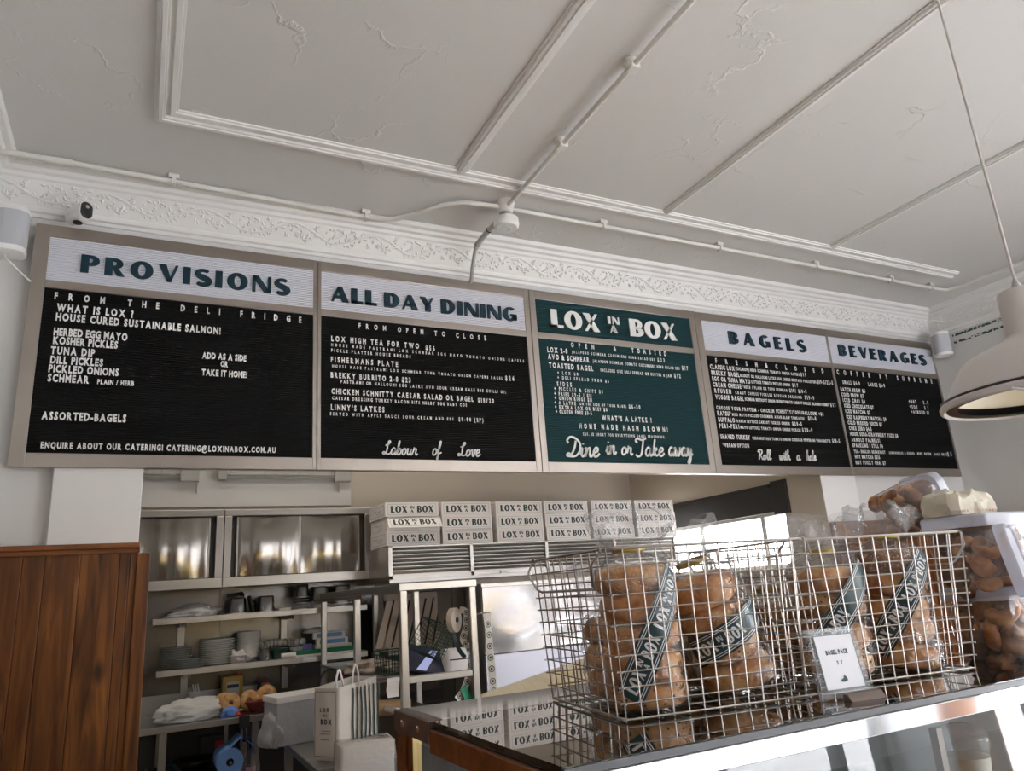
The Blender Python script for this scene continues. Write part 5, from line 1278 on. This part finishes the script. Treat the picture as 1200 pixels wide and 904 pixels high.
# bagels standing on edge on a red tray
t = thing('red_tray', 'dark red tray under the bagels on the work bench', 'tray', (bx_(294, 1.58, 838), 1.58, BZ+.0005))
MB().loft([[Vector((p.x*k, p.y*k, z)) for p in rrect(.34, .20, .03, 4)] for z, k in ((0, .94), (.012, 1), (.015, 1), (.005, .93))]).build('tray', M['redbowl'], t, smooth=True)
big = [bagel_mesh('bagel', 40+j, .034, .0235, .72) for j in range(2)]
for me in big: me.materials.append(mat_bread('cut_bagel', (.38, .16, .045), (.52, .27, .09), (.64, .40, .17)))
groups = [(270, 3, 'the left row'), (292, 2, 'the middle row'), (311, 4, 'the right row')]
for gi, (px, n, who) in enumerate(groups):
    for k in range(n):
        o = bpy.data.objects.new('bagel', big[k % 2]); COL.objects.link(o)
        y = 1.555+.030*k+.012*gi; x = on(px, 825, 'y', 1.56).x + (-.016*k if gi == 0 else .008*k)
        o.location = (x, y, BZ+.008+.0575+(.012 if gi == 2 else .0)); o.rotation_euler = (PI/2-.22, 0, .25-.2*gi)
        tag(o, 'bagel on edge on the red tray, ' + ('front' if k == 0 else ORD[k] + ' from front') + ' of ' + who, 'bagel', 'bagels on the kitchen bench')
t = thing('red_bowl', 'dark red bowl on the tray in front of the bagels', 'bowl', (bx_(300, 1.49, 830), 1.495, BZ+.012))
MB().lathe([(.022, 0), (.026, .004), (.060, .048), (.064, .056), (.059, .054), (.024, .010), (0, .008)], 28, cap=False).build('bowl', M['redbowl'], t, smooth=True)
t = thing('blue_cloth', 'blue crumpled cloth beside the bagels at the front of the bench', 'cloth', (bx_(269, 1.50, 837), 1.50, BZ+.0005))
blob('cloth', M['bluec'], t, .038, .03, .032, .55, 1.7, 14, 3)
t = thing('sauce_lid', 'small red lid lying by the blue cloth on the bench', 'lid', (bx_(279, 1.485, 836), 1.478, BZ+.0005))
MB().lathe([(.016, 0), (.017, .012), (.008, .02), (.004, .026)], 18).build('lid', M['red'], t, smooth=True)
t = thing('can_opener', 'black clamp can opener fixed to the front edge of the bench', 'can opener', (bx_(286, 1.45, 848), 1.449, BZ))
B(-.028, .028, -.022, 0, -.06, .006).build('clamp', M['blackm'], t, bevel=.004); MB().tube([(0, -.01, -.06), (.004, -.012, -.10), (0, -.01, -.135)], .008, 8).build('screw', M['blackm'], t, smooth=True)
MB().lathe([(.012, 0), (.014, .004), (.012, .01)], 14, T_((0, -.012, -.142))).build('screw_tip', M['steelb'], t)
# under the bench
t = thing('stock_pot', 'steel pot on the shelf under the work bench', 'pot', (bx_(231, 1.62, 888), 1.64, .5455))
MB().lathe([(.085, 0), (.092, .006), (.092, .13), (.097, .137), (.090, .137), (.086, .01), (0, .008)], 28, cap=False).build('body', M['steel'], t, smooth=True)
for s in (-1, 1): MB().tube([(s*.09, -.02, .10), (s*.115, -.02, .105), (s*.115, .02, .105), (s*.09, .02, .10)], .005, 6).build('handle', M['steel'], t, smooth=True)
t = thing('mixing_bowl', 'steel bowl stacked on the pot under the bench', 'bowl', (bx_(231, 1.62, 888)-.01, 1.64, .683))
MB().lathe([(.05, 0), (.055, .004), (.11, .07), (.115, .075), (.108, .072), (.05, .008), (0, .008)], 28, cap=False).build('bowl', M['steel'], t, smooth=True)
rp = Vector((bx_(268, 1.47, 886), 1.50, .75))
t = thing('blue_paper_roll', 'blue paper towel roll hanging under the work bench', 'paper roll', rp)
MB().lathe([(.020, -.11), (.070, -.11), (.070, .11), (.020, .11)], 28, Rm(PI/2, 'X'), cap=False).lathe([(.020, -.11), (.020, .11)], 20, Rm(PI/2, 'X'), cap=False).build('roll', M['blue'], t, smooth=True)
MB().add([(.0, -.10, .069), (.0, .10, .069), (.06, .10, .12), (.06, -.10, .12), (.125, .10, .06), (.125, -.10, .06), (.13, .10, .02), (.13, -.10, .02)], [(0, 1, 2, 3), (3, 2, 4, 5), (5, 4, 6, 7)]).build('loose_sheet', M['blue'], t)
MB().tube([(0, -.13, 0), (0, .14, 0)], .008, 8).build('spindle', M['steelb'], t); B(-.01, .01, .135, .145, -.01, .18).build('hanger', M['steelb'], t)
t = thing('spray_bottle', 'clear bottle of pink liquid under the work bench', 'bottle', (bx_(296, 1.50, 890), 1.52, .5455))
MB().lathe([(.04, 0), (.044, .006), (.044, .17), (.03, .215), (.016, .235), (.016, .25)], 22, cap=False).build('bottle', M['tub'], t, smooth=True)
MB().lathe([(.038, .002), (.042, .008), (.042, .15), (0, .151)], 22).build('liquid', M['pink'], t, smooth=True)
MB().lathe([(.018, .24), (.020, .27), (.012, .29)], 14).box(-.05, .015, -.01, .01, .275, .30).build('trigger', mat('dark_blue_cap', (.02, .04, .14), .4), t, bevel=.002)
for k, (px, c, lab) in enumerate(((212, (.10, .25, .45), 'blue tub standing under the bench left of the pot'), (190, (.05, .05, .05), 'black crate under the left end of the bench'))):
    t = thing('storage_tub', lab, 'tub', (bx_(px, 1.62, 890) - .03*(1-k), 1.90-.02*k, .5455))
    MB().loft([[Vector((p.x*q, p.y*q, z)) for p in rrect(.15, .16, .02, 3)] for z, q in ((0, .88), (.13, 1), (.135, 1.03), (.14, 1.03), (.142, .97), (.008, .85))]).build('tub', mat('tub_colour_%d' % k, c, .4), t, smooth=True)
t = thing('red_carton', 'dark carton with red panel on the shelf under the bench', 'box', (bx_(252, 1.75, 870), 1.80, .5455))
B(-.08, .06, -.06, .06, 0, .30).build('carton', M['dark'], t, bevel=.002); B(.0, .05, -.0615, -.06, .21, .27).build('red_panel', M['red'], t)
# ------------------------------------------------------------------ side bench with tote bag
TZ = .90
t = thing('side_bench', 'narrow stainless bench under the tote bag, running towards the back wall', 'bench', (1.17, -.0, 0))
B(0, .36, .31, .93, TZ-.03, TZ).build('bench_top', M['steelb'], t, bevel=.004)
B(0, .36, .062, .31, TZ-.03, TZ).build('bench_top_front', M['steelb'], t, bevel=.004)
for x in (.03, .33):
    for y in (.10, .88): B(x-.018, x+.018, y-.018, y+.018, 0, TZ-.03).build('leg', M['steelb'], t)
# tote bag: open canvas bag with stripes, printed side and two rope handles
tb = Vector((1.345, .27, TZ+.0005))
t = thing('tote_bag', 'cream canvas tote bag with dark vertical stripes standing on the side bench', 'tote bag', tb, .0)
tw, td, th = .265, .145, .295
rings = []
for z, k, bul in ((0, .93, 0), (.02, 1, .004), (.12, 1.03, .012), (.20, 1.02, .010), (.265, 1.0, .003), (th, 1.0, 0)):
    ring_ = []
    for p in rrect(tw, td, .012, 2):
        ring_.append(Vector((p.x*k, p.y*k, z + (.018*math.sin(p.x*9+1) if z > .28 else 0))) + Vector((.004*noise.noise(Vector((p.x*20, p.y*20, z*14))), .006*noise.noise(Vector((p.x*14, p.y*20, z*10+4))), 0)))
    rings.append(ring_)
tmx = Rm(.62, 'Z')
MB().loft(rings, tmx, capb=False).build('body', M['tote'], t, smooth=True, angle=50)
dk = MB()
for i in range(7):
    x = -.05+.028*i; pts = []
    for k in range(10):
        z = .01+.272*k/9; kk = 1+.03*math.sin(PI*min(1, z/.3))
        pts.append((x*kk+.002*math.sin(k+i), z))
    for a, b in zip(pts, pts[1:]):
        w_ = .0050
        def yf(z): return -td/2*(1+.035*math.sin(PI*min(1, z/.3)))-.006
        dk.add([(a[0]-w_, yf(a[1]), a[1]), (a[0]+w_, yf(a[1]), a[1]), (b[0]+w_, yf(b[1]), b[1]), (b[0]-w_, yf(b[1]), b[1])], [(0, 1, 2, 3)], tmx)
dk.build('stripes', M['ink'], t)
pr = MB(); sidem = tmx @ T_((-tw/2-.008, .0, 0)) @ Rm(-PI/2, 'Z')
q = MB()
line(q, 'LOX', -.030, .022, .198, .016, .8, 0); line(q, 'IN A', -.012, .010, .178, .009, .8, 0); line(q, 'BOX', -.026, .036, .148, .020, .8, 0)
for (a, b, z) in ((-.02, .03, .12), (-.03, .03, .108), (-.025, .02, .085)): q.box(a, b, -.001, 0, z, z+.002)
for s in (-.058, .058): q.box(s-.001, s+.001, -.001, 0, .02, .28)
q.box(-.058, .058, -.001, 0, .02, .022).box(-.058, .058, -.001, 0, .278, .28)
q.v = [tuple(sidem @ Vector(v)) for v in q.v]; q.build('side_print', M['ink'], t)
for s in (-1, 1):
    pts = [(-.085 if s < 0 else .09, -td/2*.0+s*.0, 0)]
for (x0, x1, y, lean) in ((-.115, -.07, -.05, -.015), (.075, .12, .03, .0)):
    pts = [(x0, y, th-.03), (x0+.004+lean, y, th+.03), ((x0+x1)/2+lean, y, th+.07), (x1-.004+lean, y, th+.03), (x1, y, th-.03)]
    MB().tube([tuple(v) for v in catmull(pts, 5)], .0045, 8, m=tmx).build('handle', M['card'], t, smooth=True)
# shrink-wrapped pack, flat box in film, paper stack
t = thing('wrapped_pack', 'white pack in shiny shrink wrap in front of the striped tote bag', 'pack', (on(427, 900, 'y', -.10).x, -.10, .795))
MB().loft([[Vector((p.x*k, p.y*k, z)) for p in rrect(.215, .13, .012, 3)] for z, k in ((0, 1), (.005, 1.0), (.205, 1.0), (.212, .96))]).build('pack', M['tote'], t, smooth=True)
MB().loft([[Vector((p.x*k, p.y*k, z)) for p in rrect(.222, .137, .014, 5)] for z, k in ((-.0, 1.0), (.08, 1.01), (.14, 1.0), (.216, .98), (.222, .9))]).build('shrink_wrap', M['film'], t, smooth=True)
t2 = thing('trolley', 'low steel trolley carrying the shrink-wrapped pack', 'trolley', (on(427, 900, 'y', -.10).x+.04, -.08, 0))
B(-.16, .075, -.10, .10, .770, .794).build('top', M['steelb'], t2, bevel=.003)
for x in (-.14, .055):
    for y in (-.08, .08): B(x-.014, x+.014, y-.014, y+.014, 0, .770).build('leg', M['steelb'], t2)
t = thing('box_in_film', 'white carton inside a torn grey plastic sack behind the tote bag', 'box', (on(345, 850, 'y', .80).x, .80, TZ+.0005), .2)
B(-.12, .16, -.08, .10, 0, .20).build('carton', M['plasticbag'], t, bevel=.003); B(-.125, .165, -.09, .11, .195, .225).build('lid', M['card'], t, bevel=.003)
blob('plastic_sack', M['plasticbag'], t, .035, .10, .085, .45, 1.6, 31, 4, mw=T_((-.125, -.0, 0)))
t = thing('paper_stack', 'stack of white paper bags on the side bench right of the tote bag', 'paper', (1.45, .19, TZ+.0005), -.1)
for k in range(3): MB().box(-.07+.003*k, .075-.002*k, -.09, .09, .022*k, .022*k+.020).build('paper_bundle', M['card'], t, bevel=.002)
# ------------------------------------------------------------------ pass table with overshelf
t = thing('pass_table', 'steel pass table frame with tall square posts and overshelf rails in the kitchen', 'table', (1.551, .06, 0))
YS = (0, .81, 1.635); PW = .34; HZ = 1.615
for x in (0, PW):
    for y in YS: B(x-.017, x+.017, y-.017, y+.017, 0, HZ-.03).build('post', M['steelb'], t, bevel=.004)
B(-.022, PW+.022, -.022, .02, HZ-.034, HZ).build('top_rail', M['steelb'], t, bevel=.003)
B(-.022, PW+.022, YS[2]-.02, YS[2]+.022, HZ-.034, HZ).build('top_rail', M['steelb'], t, bevel=.003)
for x in (0, PW): B(x-.02, x+.02, .02, YS[2]-.02, HZ-.034, HZ).build('top_rail', M['steelb'], t, bevel=.003)
MB().box(-.045, -.024, .55, YS[2]+.1, HZ-.055, HZ-.035).build('ticket_rail', M['brownm'], t, bevel=.002)
B(.017, PW-.017, -.012, .012, 1.185, 1.212).build('cross_rail', M['steelb'], t, bevel=.002)
B(-.02, PW+.02, .30, YS[2]+.02, 1.170, 1.184).build('mid_shelf', M['steelb'], t, bevel=.002)
B(-.02, PW+.02, .02, YS[2]+.02, .77, .79).build('table_top', M['steelb'], t, bevel=.003)
def ms(px, py, y): return on(px, py, 'y', y)
MZ = 1.1845
# green wire baskets
def gbasket(loc, w, d, h, rot, label):
    t = thing('wire_tray', label, 'basket', loc, rot=rot); m = MB()
    n = 9
    for i in range(n):
        x = -w/2+w*i/(n-1); m.tube([(x*.85, -d/2*.85, 0), (x, -d/2, h)], .0014, 4); m.tube([(x*.85, d/2*.85, 0), (x, d/2, h)], .0014, 4); m.tube([(x*.85, -d/2*.85, 0), (x*.85, d/2*.85, 0)], .0014, 4)
        y = -d/2+d*i/(n-1); m.tube([(-w/2*.85, y*.85, 0), (-w/2, y, h)], .0014, 4); m.tube([(w/2*.85, y*.85, 0), (w/2, y, h)], .0014, 4); m.tube([(-w/2*.85, y*.85, 0), (w/2*.85, y*.85, 0)], .0014, 4)
    for k in range(1, 6):
        s = .85+.15*k/6; m.tube([(p.x*s, p.y*s, h*k/6) for p in rrect(w, d, .01, 2)], .0014, 4, closed=True)
    m.build('mesh', M['darkgreen'], t)
    MB().tube([(p.x, p.y, h) for p in rrect(w, d, .012, 3)], .0028, 6, closed=True).build('rim', M['darkgreen'], t, smooth=True)
gbasket((ms(457, 770, .55).x+.01, .55, MZ), .14, .16, .115, (0, 0, .1), 'dark green wire basket standing on the pass shelf behind the left post')
gbasket((ms(515, 748, .30).x, .33, 1.315), .16, .15, .11, (.5, -1.0, .1), 'dark green wire basket tipped on its side below the tape roll')
# point-of-sale tablet
t = thing('tablet', 'black touch-screen tablet tilted on its stand behind the pass rail', 'tablet', (ms(500, 790, .33).x+.02, .40, MZ), 0)
tm = Rm(.0, 'Z') @ Rm(-.62, 'X') @ Rm(.28, 'Y')
MB().box(-.105, .105, -.006, .006, .0, .150, tm).build('body', M['black'], t, bevel=.003)
MB().box(-.097, .097, -.0068, -.006, .008, .142, tm).build('screen', mat('tablet_screen', (.05, .055, .09), .05), t)
MB().add([(-.05, -.0072, .01), (.0, -.0072, .01), (.055, -.0072, .13), (.02, -.0072, .13)], [(0, 1, 2, 3)], tm).build('screen_window', mat_emit('tablet_window', (.30, .33, .55), .35), t)
B(-.05, .05, .03, .12, .0, .03).build('stand', M['blackm'], t, bevel=.004)
t = thing('printer', 'white receipt printer behind the hanging sticker tape', 'printer', (ms(538, 775, .38).x-.01, .42, MZ))
MB().loft([[Vector((p.x*k, p.y*k, z)) for p in rrect(.13, .13, .02, 4)] for z, k in ((0, 1), (.075, 1), (.10, .9))]).build('body', M['card'], t, smooth=True)
MB().box(-.05, .05, -.067, -.064, .05, .056).build('slot', M['blackm'], t)
# sticker tape roll on a spindle with a dangling tape
rc_ = ms(532, 727, .12)
t = thing('sticker_roll', 'roll of round label stickers on the pass post with its tape dangling', 'tape roll', rc_)
rm_ = Rm(.55, 'Z') @ Rm(PI/2, 'X') @ Rm(.2, 'Y')
MB().lathe([(.028, -.014), (.056, -.014), (.056, .014), (.028, .014)], 32, rm_).lathe([(.028, -.014), (.028, .014)], 32, rm_, cap=False).build('roll', mat('tape_roll', (.52, .44, .36), .7), t, smooth=True)
MB().lathe([(.010, -.05), (.012, .02), (.0, .021)], 12, rm_).build('spindle', M['blackm'], t)
def ribbon(pts, w, wdir, m, parent, name):
    mb = MB(); P = catmull([p[:2] for p in pts], 4); Q = [tuple(a) for a in P]
    return mb
def tape(path, w, parent, dots=True, name='tape'):
    P = [Vector(p) for p in path]; out = []
    for i in range(len(P)-1):
        a, b, c, d = P[max(i-1, 0)], P[i], P[i+1], P[min(i+2, len(P)-1)]
        for k in range(6):
            u = k/6; out.append(.5*((2*b)+(c-a)*u+(2*a-5*b+4*c-d)*u*u+(3*b-a-3*c+d)*u**3))
    out.append(P[-1]); mb = MB(); vs = []
    sv = []
    for i, p in enumerate(out):
        tg = (out[min(i+1, len(out)-1)]-out[max(i-1, 0)]).normalized(); v = (CAMP-Vector(parent.location)-p).normalized()
        s = tg.cross(Vector((.25*math.sin(i*.3), -1, .0))).normalized(); sv.append((s, tg)); vs += [p-s*w/2, p+s*w/2]
    mb.add(vs, [(2*i, 2*i+1, 2*i+3, 2*i+2) for i in range(len(out)-1)])
    o = mb.build(name, mat('sticker_backing', (.62, .59, .54), .5), parent, smooth=True)
    dm = MB(); acc = 0
    for i in range(1, len(out)-1):
        acc += (out[i]-out[i-1]).length
        if acc > w*.98:
            acc = 0; s, tg = sv[i]; n_ = s.cross(tg).normalized()
            if n_.y > 0: n_ = -n_
            c = out[i]+n_*.0012
            ro, ri = w*.40, w*.30
            vs = []; N = 16
            for k in range(N): a = 2*PI*k/N; e = s*math.cos(a)+tg*math.sin(a); vs += [c+e*ro, c+e*ri]
            dm.add(vs, [(2*k, 2*k+1, (2*k+3) % (2*N), (2*k+2) % (2*N)) for k in range(N)])
            dm.add([c+(s*a+tg*b)*w for a, b in ((-.14, -.16), (.14, -.16), (.14, .16), (-.14, .16))], [(0, 1, 2, 3)])
    dm.build('stickers', M['ink'], o)
    return o
tape([(.03, .0, .045), (.055, -.02, .03), (.05, -.02, -.04), (.035, -.02, -.09), (.06, -.015, -.13), (.075, -.01, -.18), (.06, -.02, -.24), (.02, -.03, -.31), (-.02, -.04, -.345)], .032, t)
MB().add([(.0, -.045, -.30), (.03, -.035, -.285), (.055, -.04, -.345), (.02, -.05, -.36)], [(0, 1, 2, 3)]).build('green_tag', mat('green_tag', (0, .25, .12), .5), t)
tape([(.005, .03, -.02), (.008, .03, -.08), (.03, .03, -.135), (.06, .03, -.175)], .02, t, name='dark_tape').data.materials[0] = M['band']
q = ms(565, 722, .06)
t = thing('sticker_strip', 'long strip of round stickers hanging straight down beside the right pass post', 'sticker strip', (q.x+.006, .02, q.z+.01))
tape([(0, 0, 0), (.002, -.008, -.08), (.006, -.002, -.18), (.008, -.008, -.28), (.014, -.004, -.40), (.016, -.006, -.50)], .036, t)
MB().tube([(-.045, .04, .0), (.02, .0, .004)], .004, 6).build('hook', M['greyc'], t)
# papers, rags and rolls on and under the pass shelf
t = thing('rag_pile', 'pile of beige rags on the pass shelf left of the green basket', 'cloth', (ms(437, 775, .75).x, .80, MZ))
blob('rags', mat('beige_rag', (.42, .34, .29), .9), t, .10, .12, .035, .5, 1.8, 17, 4)
t = thing('baking_tray', 'dark baking tray on the front of the pass shelf', 'tray', (ms(450, 790, .42).x+.01, .44, MZ-.0), .05)
MB().loft([[Vector((p.x*k, p.y*k, z)) for p in rrect(.16, .16, .02, 3)] for z, k in ((0, .95), (.012, 1), (.014, 1), (.004, .94))]).build('tray', M['brownm'], t, smooth=True) if False else MB().loft([[Vector((p.x*k, p.y*k, z)) for p in rrect(.10, .12, .02, 3)] for z, k in ((0, .95), (.012, 1), (.014, 1), (.004, .94))], T_((-.05, -.06, 0))).build('tray', M['brownm'], t, smooth=True)
t = thing('receipt_curl', 'curled white receipt hanging over the pass shelf edge', 'paper', (ms(461, 800, .30).x, .298, MZ+.001))
MB().add([(-.03, .05, .004), (.03, .05, .004), (-.03, 0, .006), (.03, 0, .006), (-.035, -.012, -.01), (.025, -.012, -.01), (-.04, -.012, -.045), (.02, -.012, -.045), (-.035, -.02, -.075), (.02, -.02, -.075)], [(0, 1, 3, 2), (2, 3, 5, 4), (4, 5, 7, 6), (6, 7, 9, 8)]).build('receipt', M['card'], t, smooth=True)
t = thing('wrap_roll', 'roll of brown baking paper lying under the pass shelf', 'roll', (ms(453, 812, .40).x, .42, .7905+.26))
MB().lathe([(.016, -.12), (.036, -.12), (.036, .12), (.016, .12)], 20, Rm(1.2, 'Z') @ Rm(PI/2, 'X')).build('roll', mat('kraft_roll', (.50, .32, .16), .7), t, smooth=True)
MB().tube([(-.02, -.16, 0), (.0, .1, 0)], .014, 12, m=Rm(.2, 'Z')).build('core', M['card'], t, smooth=True)
t = thing('crate', 'brown crate stacked with papers under the pass shelf', 'crate', (1.72, .62, .7905))
B(-.13, .13, -.38, .2, 0, .22).build('crate', mat('dark_crate', (.10, .075, .055), .6), t, bevel=.004)
for k in range(4): B(-.12, .12, -.385, -.38, .03+.05*k, .06+.05*k).build('slat', M['brown'], t)
t = thing('paper_cups', 'row of cream paper cups in front of the crate under the pass shelf', 'paper cups', (1.74, .16, .7905))
for k in range(4): MB().lathe([(.024, 0), (.034, .10), (.036, .104), (.032, .104), (.022, .004), (0, .003)], 20, T_((-.09+.062*k, 0, .0)), cap=False).lathe([(.025, .03), (.037, .134), (.033, .134)], 20, T_((-.09+.062*k, 0, .0)), cap=False).build('cup', M['cream'], t, smooth=True)
squeeze(402, 1.30, 815, .7905+.20, 'squeeze bottle with red nozzle seen past the pass table post')
t = thing('spice_box', 'dark box carrying the squeeze bottle behind the pass posts', 'box', (on(402, 815, 'y', 1.30).x, 1.30, .7905))
B(-.06, .09, -.06, .06, 0, .1995).build('box', M['dark'], t, bevel=.003)
t = thing('black_cable', 'black cable looping down from the pass shelf above the tote bag', 'cable', (on(373, 795, 'y', 1.2).x, 1.2, 1.02))
MB().tube([tuple(v) for v in catmull([(.10, .0, .16), (.04, 0, .165), (.005, 0, .12), (0, 0, .06), (.0, 0, .0)], 6)] if False else [(.10, .0, .16), (.06, 0, .17), (.03, 0, .155), (.010, 0, .12), (.002, 0, .06), (0, 0, 0)], .005, 8).build('cord', M['black'], t, smooth=True)
MB().lathe([(.012, -.05), (.022, -.04), (.022, -.005), (.012, .0)], 14).build('plug', M['black'], t, smooth=True)
# ------------------------------------------------------------------ extraction hood with cartons on top
HX0, HX1, HY0, HZ0, HZ1 = 1.866, 4.15, 1.30, 1.655, 1.8725
t = thing('extraction_hood', 'long stainless extraction hood with louvred front carrying the white cartons', 'hood', (HX0, HY0, HZ0))
HL = HX1-HX0; HH = HZ1-HZ0
B(0, HL, .02, KY-.013-HY0, 0, HH).build('body', M['steelb'], t)
fr_ = B(0, .028, 0, .02, 0, HH).box(HL-.028, HL, 0, .02, 0, HH).box(0, HL, 0, .02, 0, .035).box(0, HL, 0, .02, HH-.012, HH)
nb = 4
for k in range(1, nb): fr_.box(HL*k/nb-.012, HL*k/nb+.012, 0, .02, 0, HH)
fr_.build('face_frame', M['steelb'], t, bevel=.002)
for k in range(nb):
    lv = MB(); a, b = HL*k/nb+.012, HL*(k+1)/nb-.012
    for j in range(7):
        z = .038+.0245*j; lv.add([(a, .016, z+.004), (b, .016, z+.004), (b, .001, z+.021), (a, .001, z+.021)], [(0, 1, 2, 3)])
        lv.add([(a, .001, z+.021), (b, .001, z+.021), (b, .006, z+.0245), (a, .006, z+.0245)], [(0, 1, 2, 3)])
    lv.build('louvre_panel', M['steelb'], t)
B(.0, HL, -.012, .0, -.012, .012).build('bottom_lip', M['steelb'], t, bevel=.002)
B(.77, .83, -.014, -.001, .012, .03).build('switch_plate', M['white'], t)
t = thing('filter_panel', 'slanted baffle filter panel seen through the pass frame below the hood', 'filter', (1.93, 1.55, 1.22))
fm = Rm(-.25, 'X')
MB().box(0, .95, .004, .012, 0, .38, fm).build('backing', M['blackm'], t)
sl = MB()
for k in range(17):
    x = -.08+.056*k; sl.add([(x, 0, .03), (x+.043, 0, .03), (x+.143, 0, .33), (x+.10, 0, .33)], [(0, 1, 2, 3)], fm)
sl.build('baffles', mat('warm_steel', (.50, .40, .32), .45, .5), t)
MB().box(0, 1.1, -.006, .004, -.02, .03, fm).box(0, 1.1, -.006, .004, .33, .37, fm).build('frame', mat('warm_steel_frame', (.48, .40, .32), .45, .5), t)
t = thing('cook_line', 'dark cooking range standing under the extraction hood', 'range', (1.95, 1.36, 0))
B(0, 1.0, 0, .68, 0, .92).build('body', M['dark'], t, bevel=.004); B(0, 1.0, -.02, .0, .80, .90).build('control_panel', M['steelb'], t, bevel=.003)
for k in range(5): MB().lathe([(.022, 0), (.02, .02), (.0, .021)], 16, T_((.12+.18*k, -.02, .85)) @ Rm(PI/2, 'X')).build('knob', M['black'], t, smooth=True)
B(0, 1.0, .60, .66, .92, 1.20).build('splash', M['brownm'], t)
# stainless upright cabinet
FX0 = on(565, 690, 'y', .5).x
t = thing('upright_fridge', 'stainless upright fridge with warped reflections behind the counter', 'fridge', (FX0, .50, 0))
FW = .78
B(0, FW, .02, .70, 0, 1.585).build('cabinet', M['steelb'], t, bevel=.003)
def warped(z0, z1, amp, nm, m):
    mb = MB(); N, K = 24, 24; vs = []
    for i in range(N+1):
        for k in range(K+1):
            u, v = i/N, k/K; e = math.sin(PI*u)*math.sin(PI*v)
            vs.append((u*FW, .0 - amp*e*(.6+1.2*noise.noise(Vector((u*2.2+3, v*1.9, 2)))), z0+(z1-z0)*v))
    mb.add(vs, [(i*(K+1)+k, (i+1)*(K+1)+k, (i+1)*(K+1)+k+1, i*(K+1)+k+1) for i in range(N) for k in range(K)])
    mb.build(nm, m, t, smooth=True)
warped(1.232, 1.575, .010, 'upper_door', M['steeld']); warped(.35, 1.226, .004, 'lower_door', mat('lower_door_steel', (.36, .36, .40), .38, 1))
B(0, FW, .012, .02, 1.226, 1.232).build('door_gap', M['dark'], t); B(-.01, FW+.01, -.012, .70, 1.575, 1.597).build('top_plate', M['steelb'], t, bevel=.002)
t = thing('wall_board', 'dark brown wall board with scuffs behind the sticker strip', 'board', (FX0-.075, .75, .6))
B(0, .07, 0, .03, 0, 1.0).build('board', mat('scuffed_board', (.07, .055, .05), .6, colvar=(30, (1, 1, 1), (.25, .22, .2), .60, .66)), t)
# ------------------------------------------------------------------ cartons on the hood
BWd, BDp, BHt = .362, .362, .0915
def carton(loc, label, rz=0, open_=False, first=None):
    t = thing('carton', label, 'box', loc, rz, 'printed cartons')
    b = B(0, BWd, .0015, BDp, 0, BHt-.001).build('body', M['card'], t, bevel=.0015)
    fm_ = T_((0, 0, BHt-.002)) @ Rm(-.62, 'X') @ T_((0, 0, -(BHt-.002))) if open_ else Matrix.Identity(4)
    f = MB().box(.001, BWd-.001, -.0005, .0015, .001, BHt-.002, fm_).build('front_flap', M['card'], t)
    p = MB()
    for (a, c, d, e) in ((.016, BWd-.016, .012, .0136), (.016, BWd-.016, BHt-.014, BHt-.0124), (.016, .0176, .012, BHt-.012), (BWd-.0176, BWd-.016, .012, BHt-.012)): p.box(a, c, -.0012, -.0005, d, e, fm_)
    p.build('printed_border', M['border'], f)
    l = MB(); lox_logo(l, .036, BWd-.036, BHt/2, .043, y=-.0014, d=.001); l.v = [tuple(fm_ @ Vector(v)) for v in l.v]
    l.build('printed_logo', M['ink'], f)
    sd = MB()
    for (a, c, d, e) in ((.03, BDp-.03, .014, .016), (.03, BDp-.03, BHt-.016, BHt-.014), (.03, .032, .014, BHt-.014), (BDp-.032, BDp-.03, .014, BHt-.014), (.08, .20, .03, .032), (.08, .24, .045, .048), (.2, .3, .055, .058)): sd.box(-.0008, 0, a, c, d, e)
    sd.build('side_print', M['border'], t)
    return t
xs_ = (1.855, 2.233, 2.632, 3.012, 3.404, 3.799)
names = ['first', 'second', 'third', 'fourth', 'fifth', 'sixth']; lev = ['bottom', 'middle', 'topmost']
proto = carton((xs_[0], HY0-.003, HZ1+.0005), 'printed carton, bottom of the first stack from the left on the hood')
rr = random.Random(2)
for i, x in enumerate(xs_):
    for k in range(3):
        if i == 0 and k == 0: continue
        lab = f'printed carton, {lev[k]} of the {names[i]} stack from the left on the hood'
        loc = (x+rr.uniform(-.006, .006), HY0-.002+rr.uniform(-.006, .006), HZ1+.0005+BHt*k)
        if i == 0 and k == 1: carton(loc, 'white printed carton with its front flap hanging open, first stack on the hood', open_=True)
        else: dup(proto, loc=loc, label=lab)
# printed cream boxes lying slanted behind the counter
t = thing('flat_carton', 'cream printed carton lying at an angle on the bench behind the counter', 'box', on(648, 818, 'y', -1.62) + Vector((0.02, 0, .006)))
fm_ = Rm(-.25, 'Z') @ Rm(-.22, 'Y') @ Rm(.35, 'X')
MB().box(-.17, .12, -.10, .12, -.03, .0, fm_).build('carton', M['cream'], t, bevel=.002)
l = MB(); lox_logo(l, -.13, .09, -.0, .03, y=0, d=.0006); l.v = [tuple(fm_ @ T_((0, -.05, .0008)) @ Rm(-PI/2, 'X') @ Vector(v)) for v in l.v]; l.build('printed_logo', M['ink'], t)
t2 = thing('back_bench', 'steel bench behind the display counter', 'bench', (1.13, -1.86, 0))
B(0, 1.45, 0, .42, 1.20, 1.235).build('bench_top', M['steelb'], t2, bevel=.003)
for x in (.10, 1.40): B(x-.02, x+.02, .05, .37, 0, 1.20).build('leg', M['steelb'], t2)
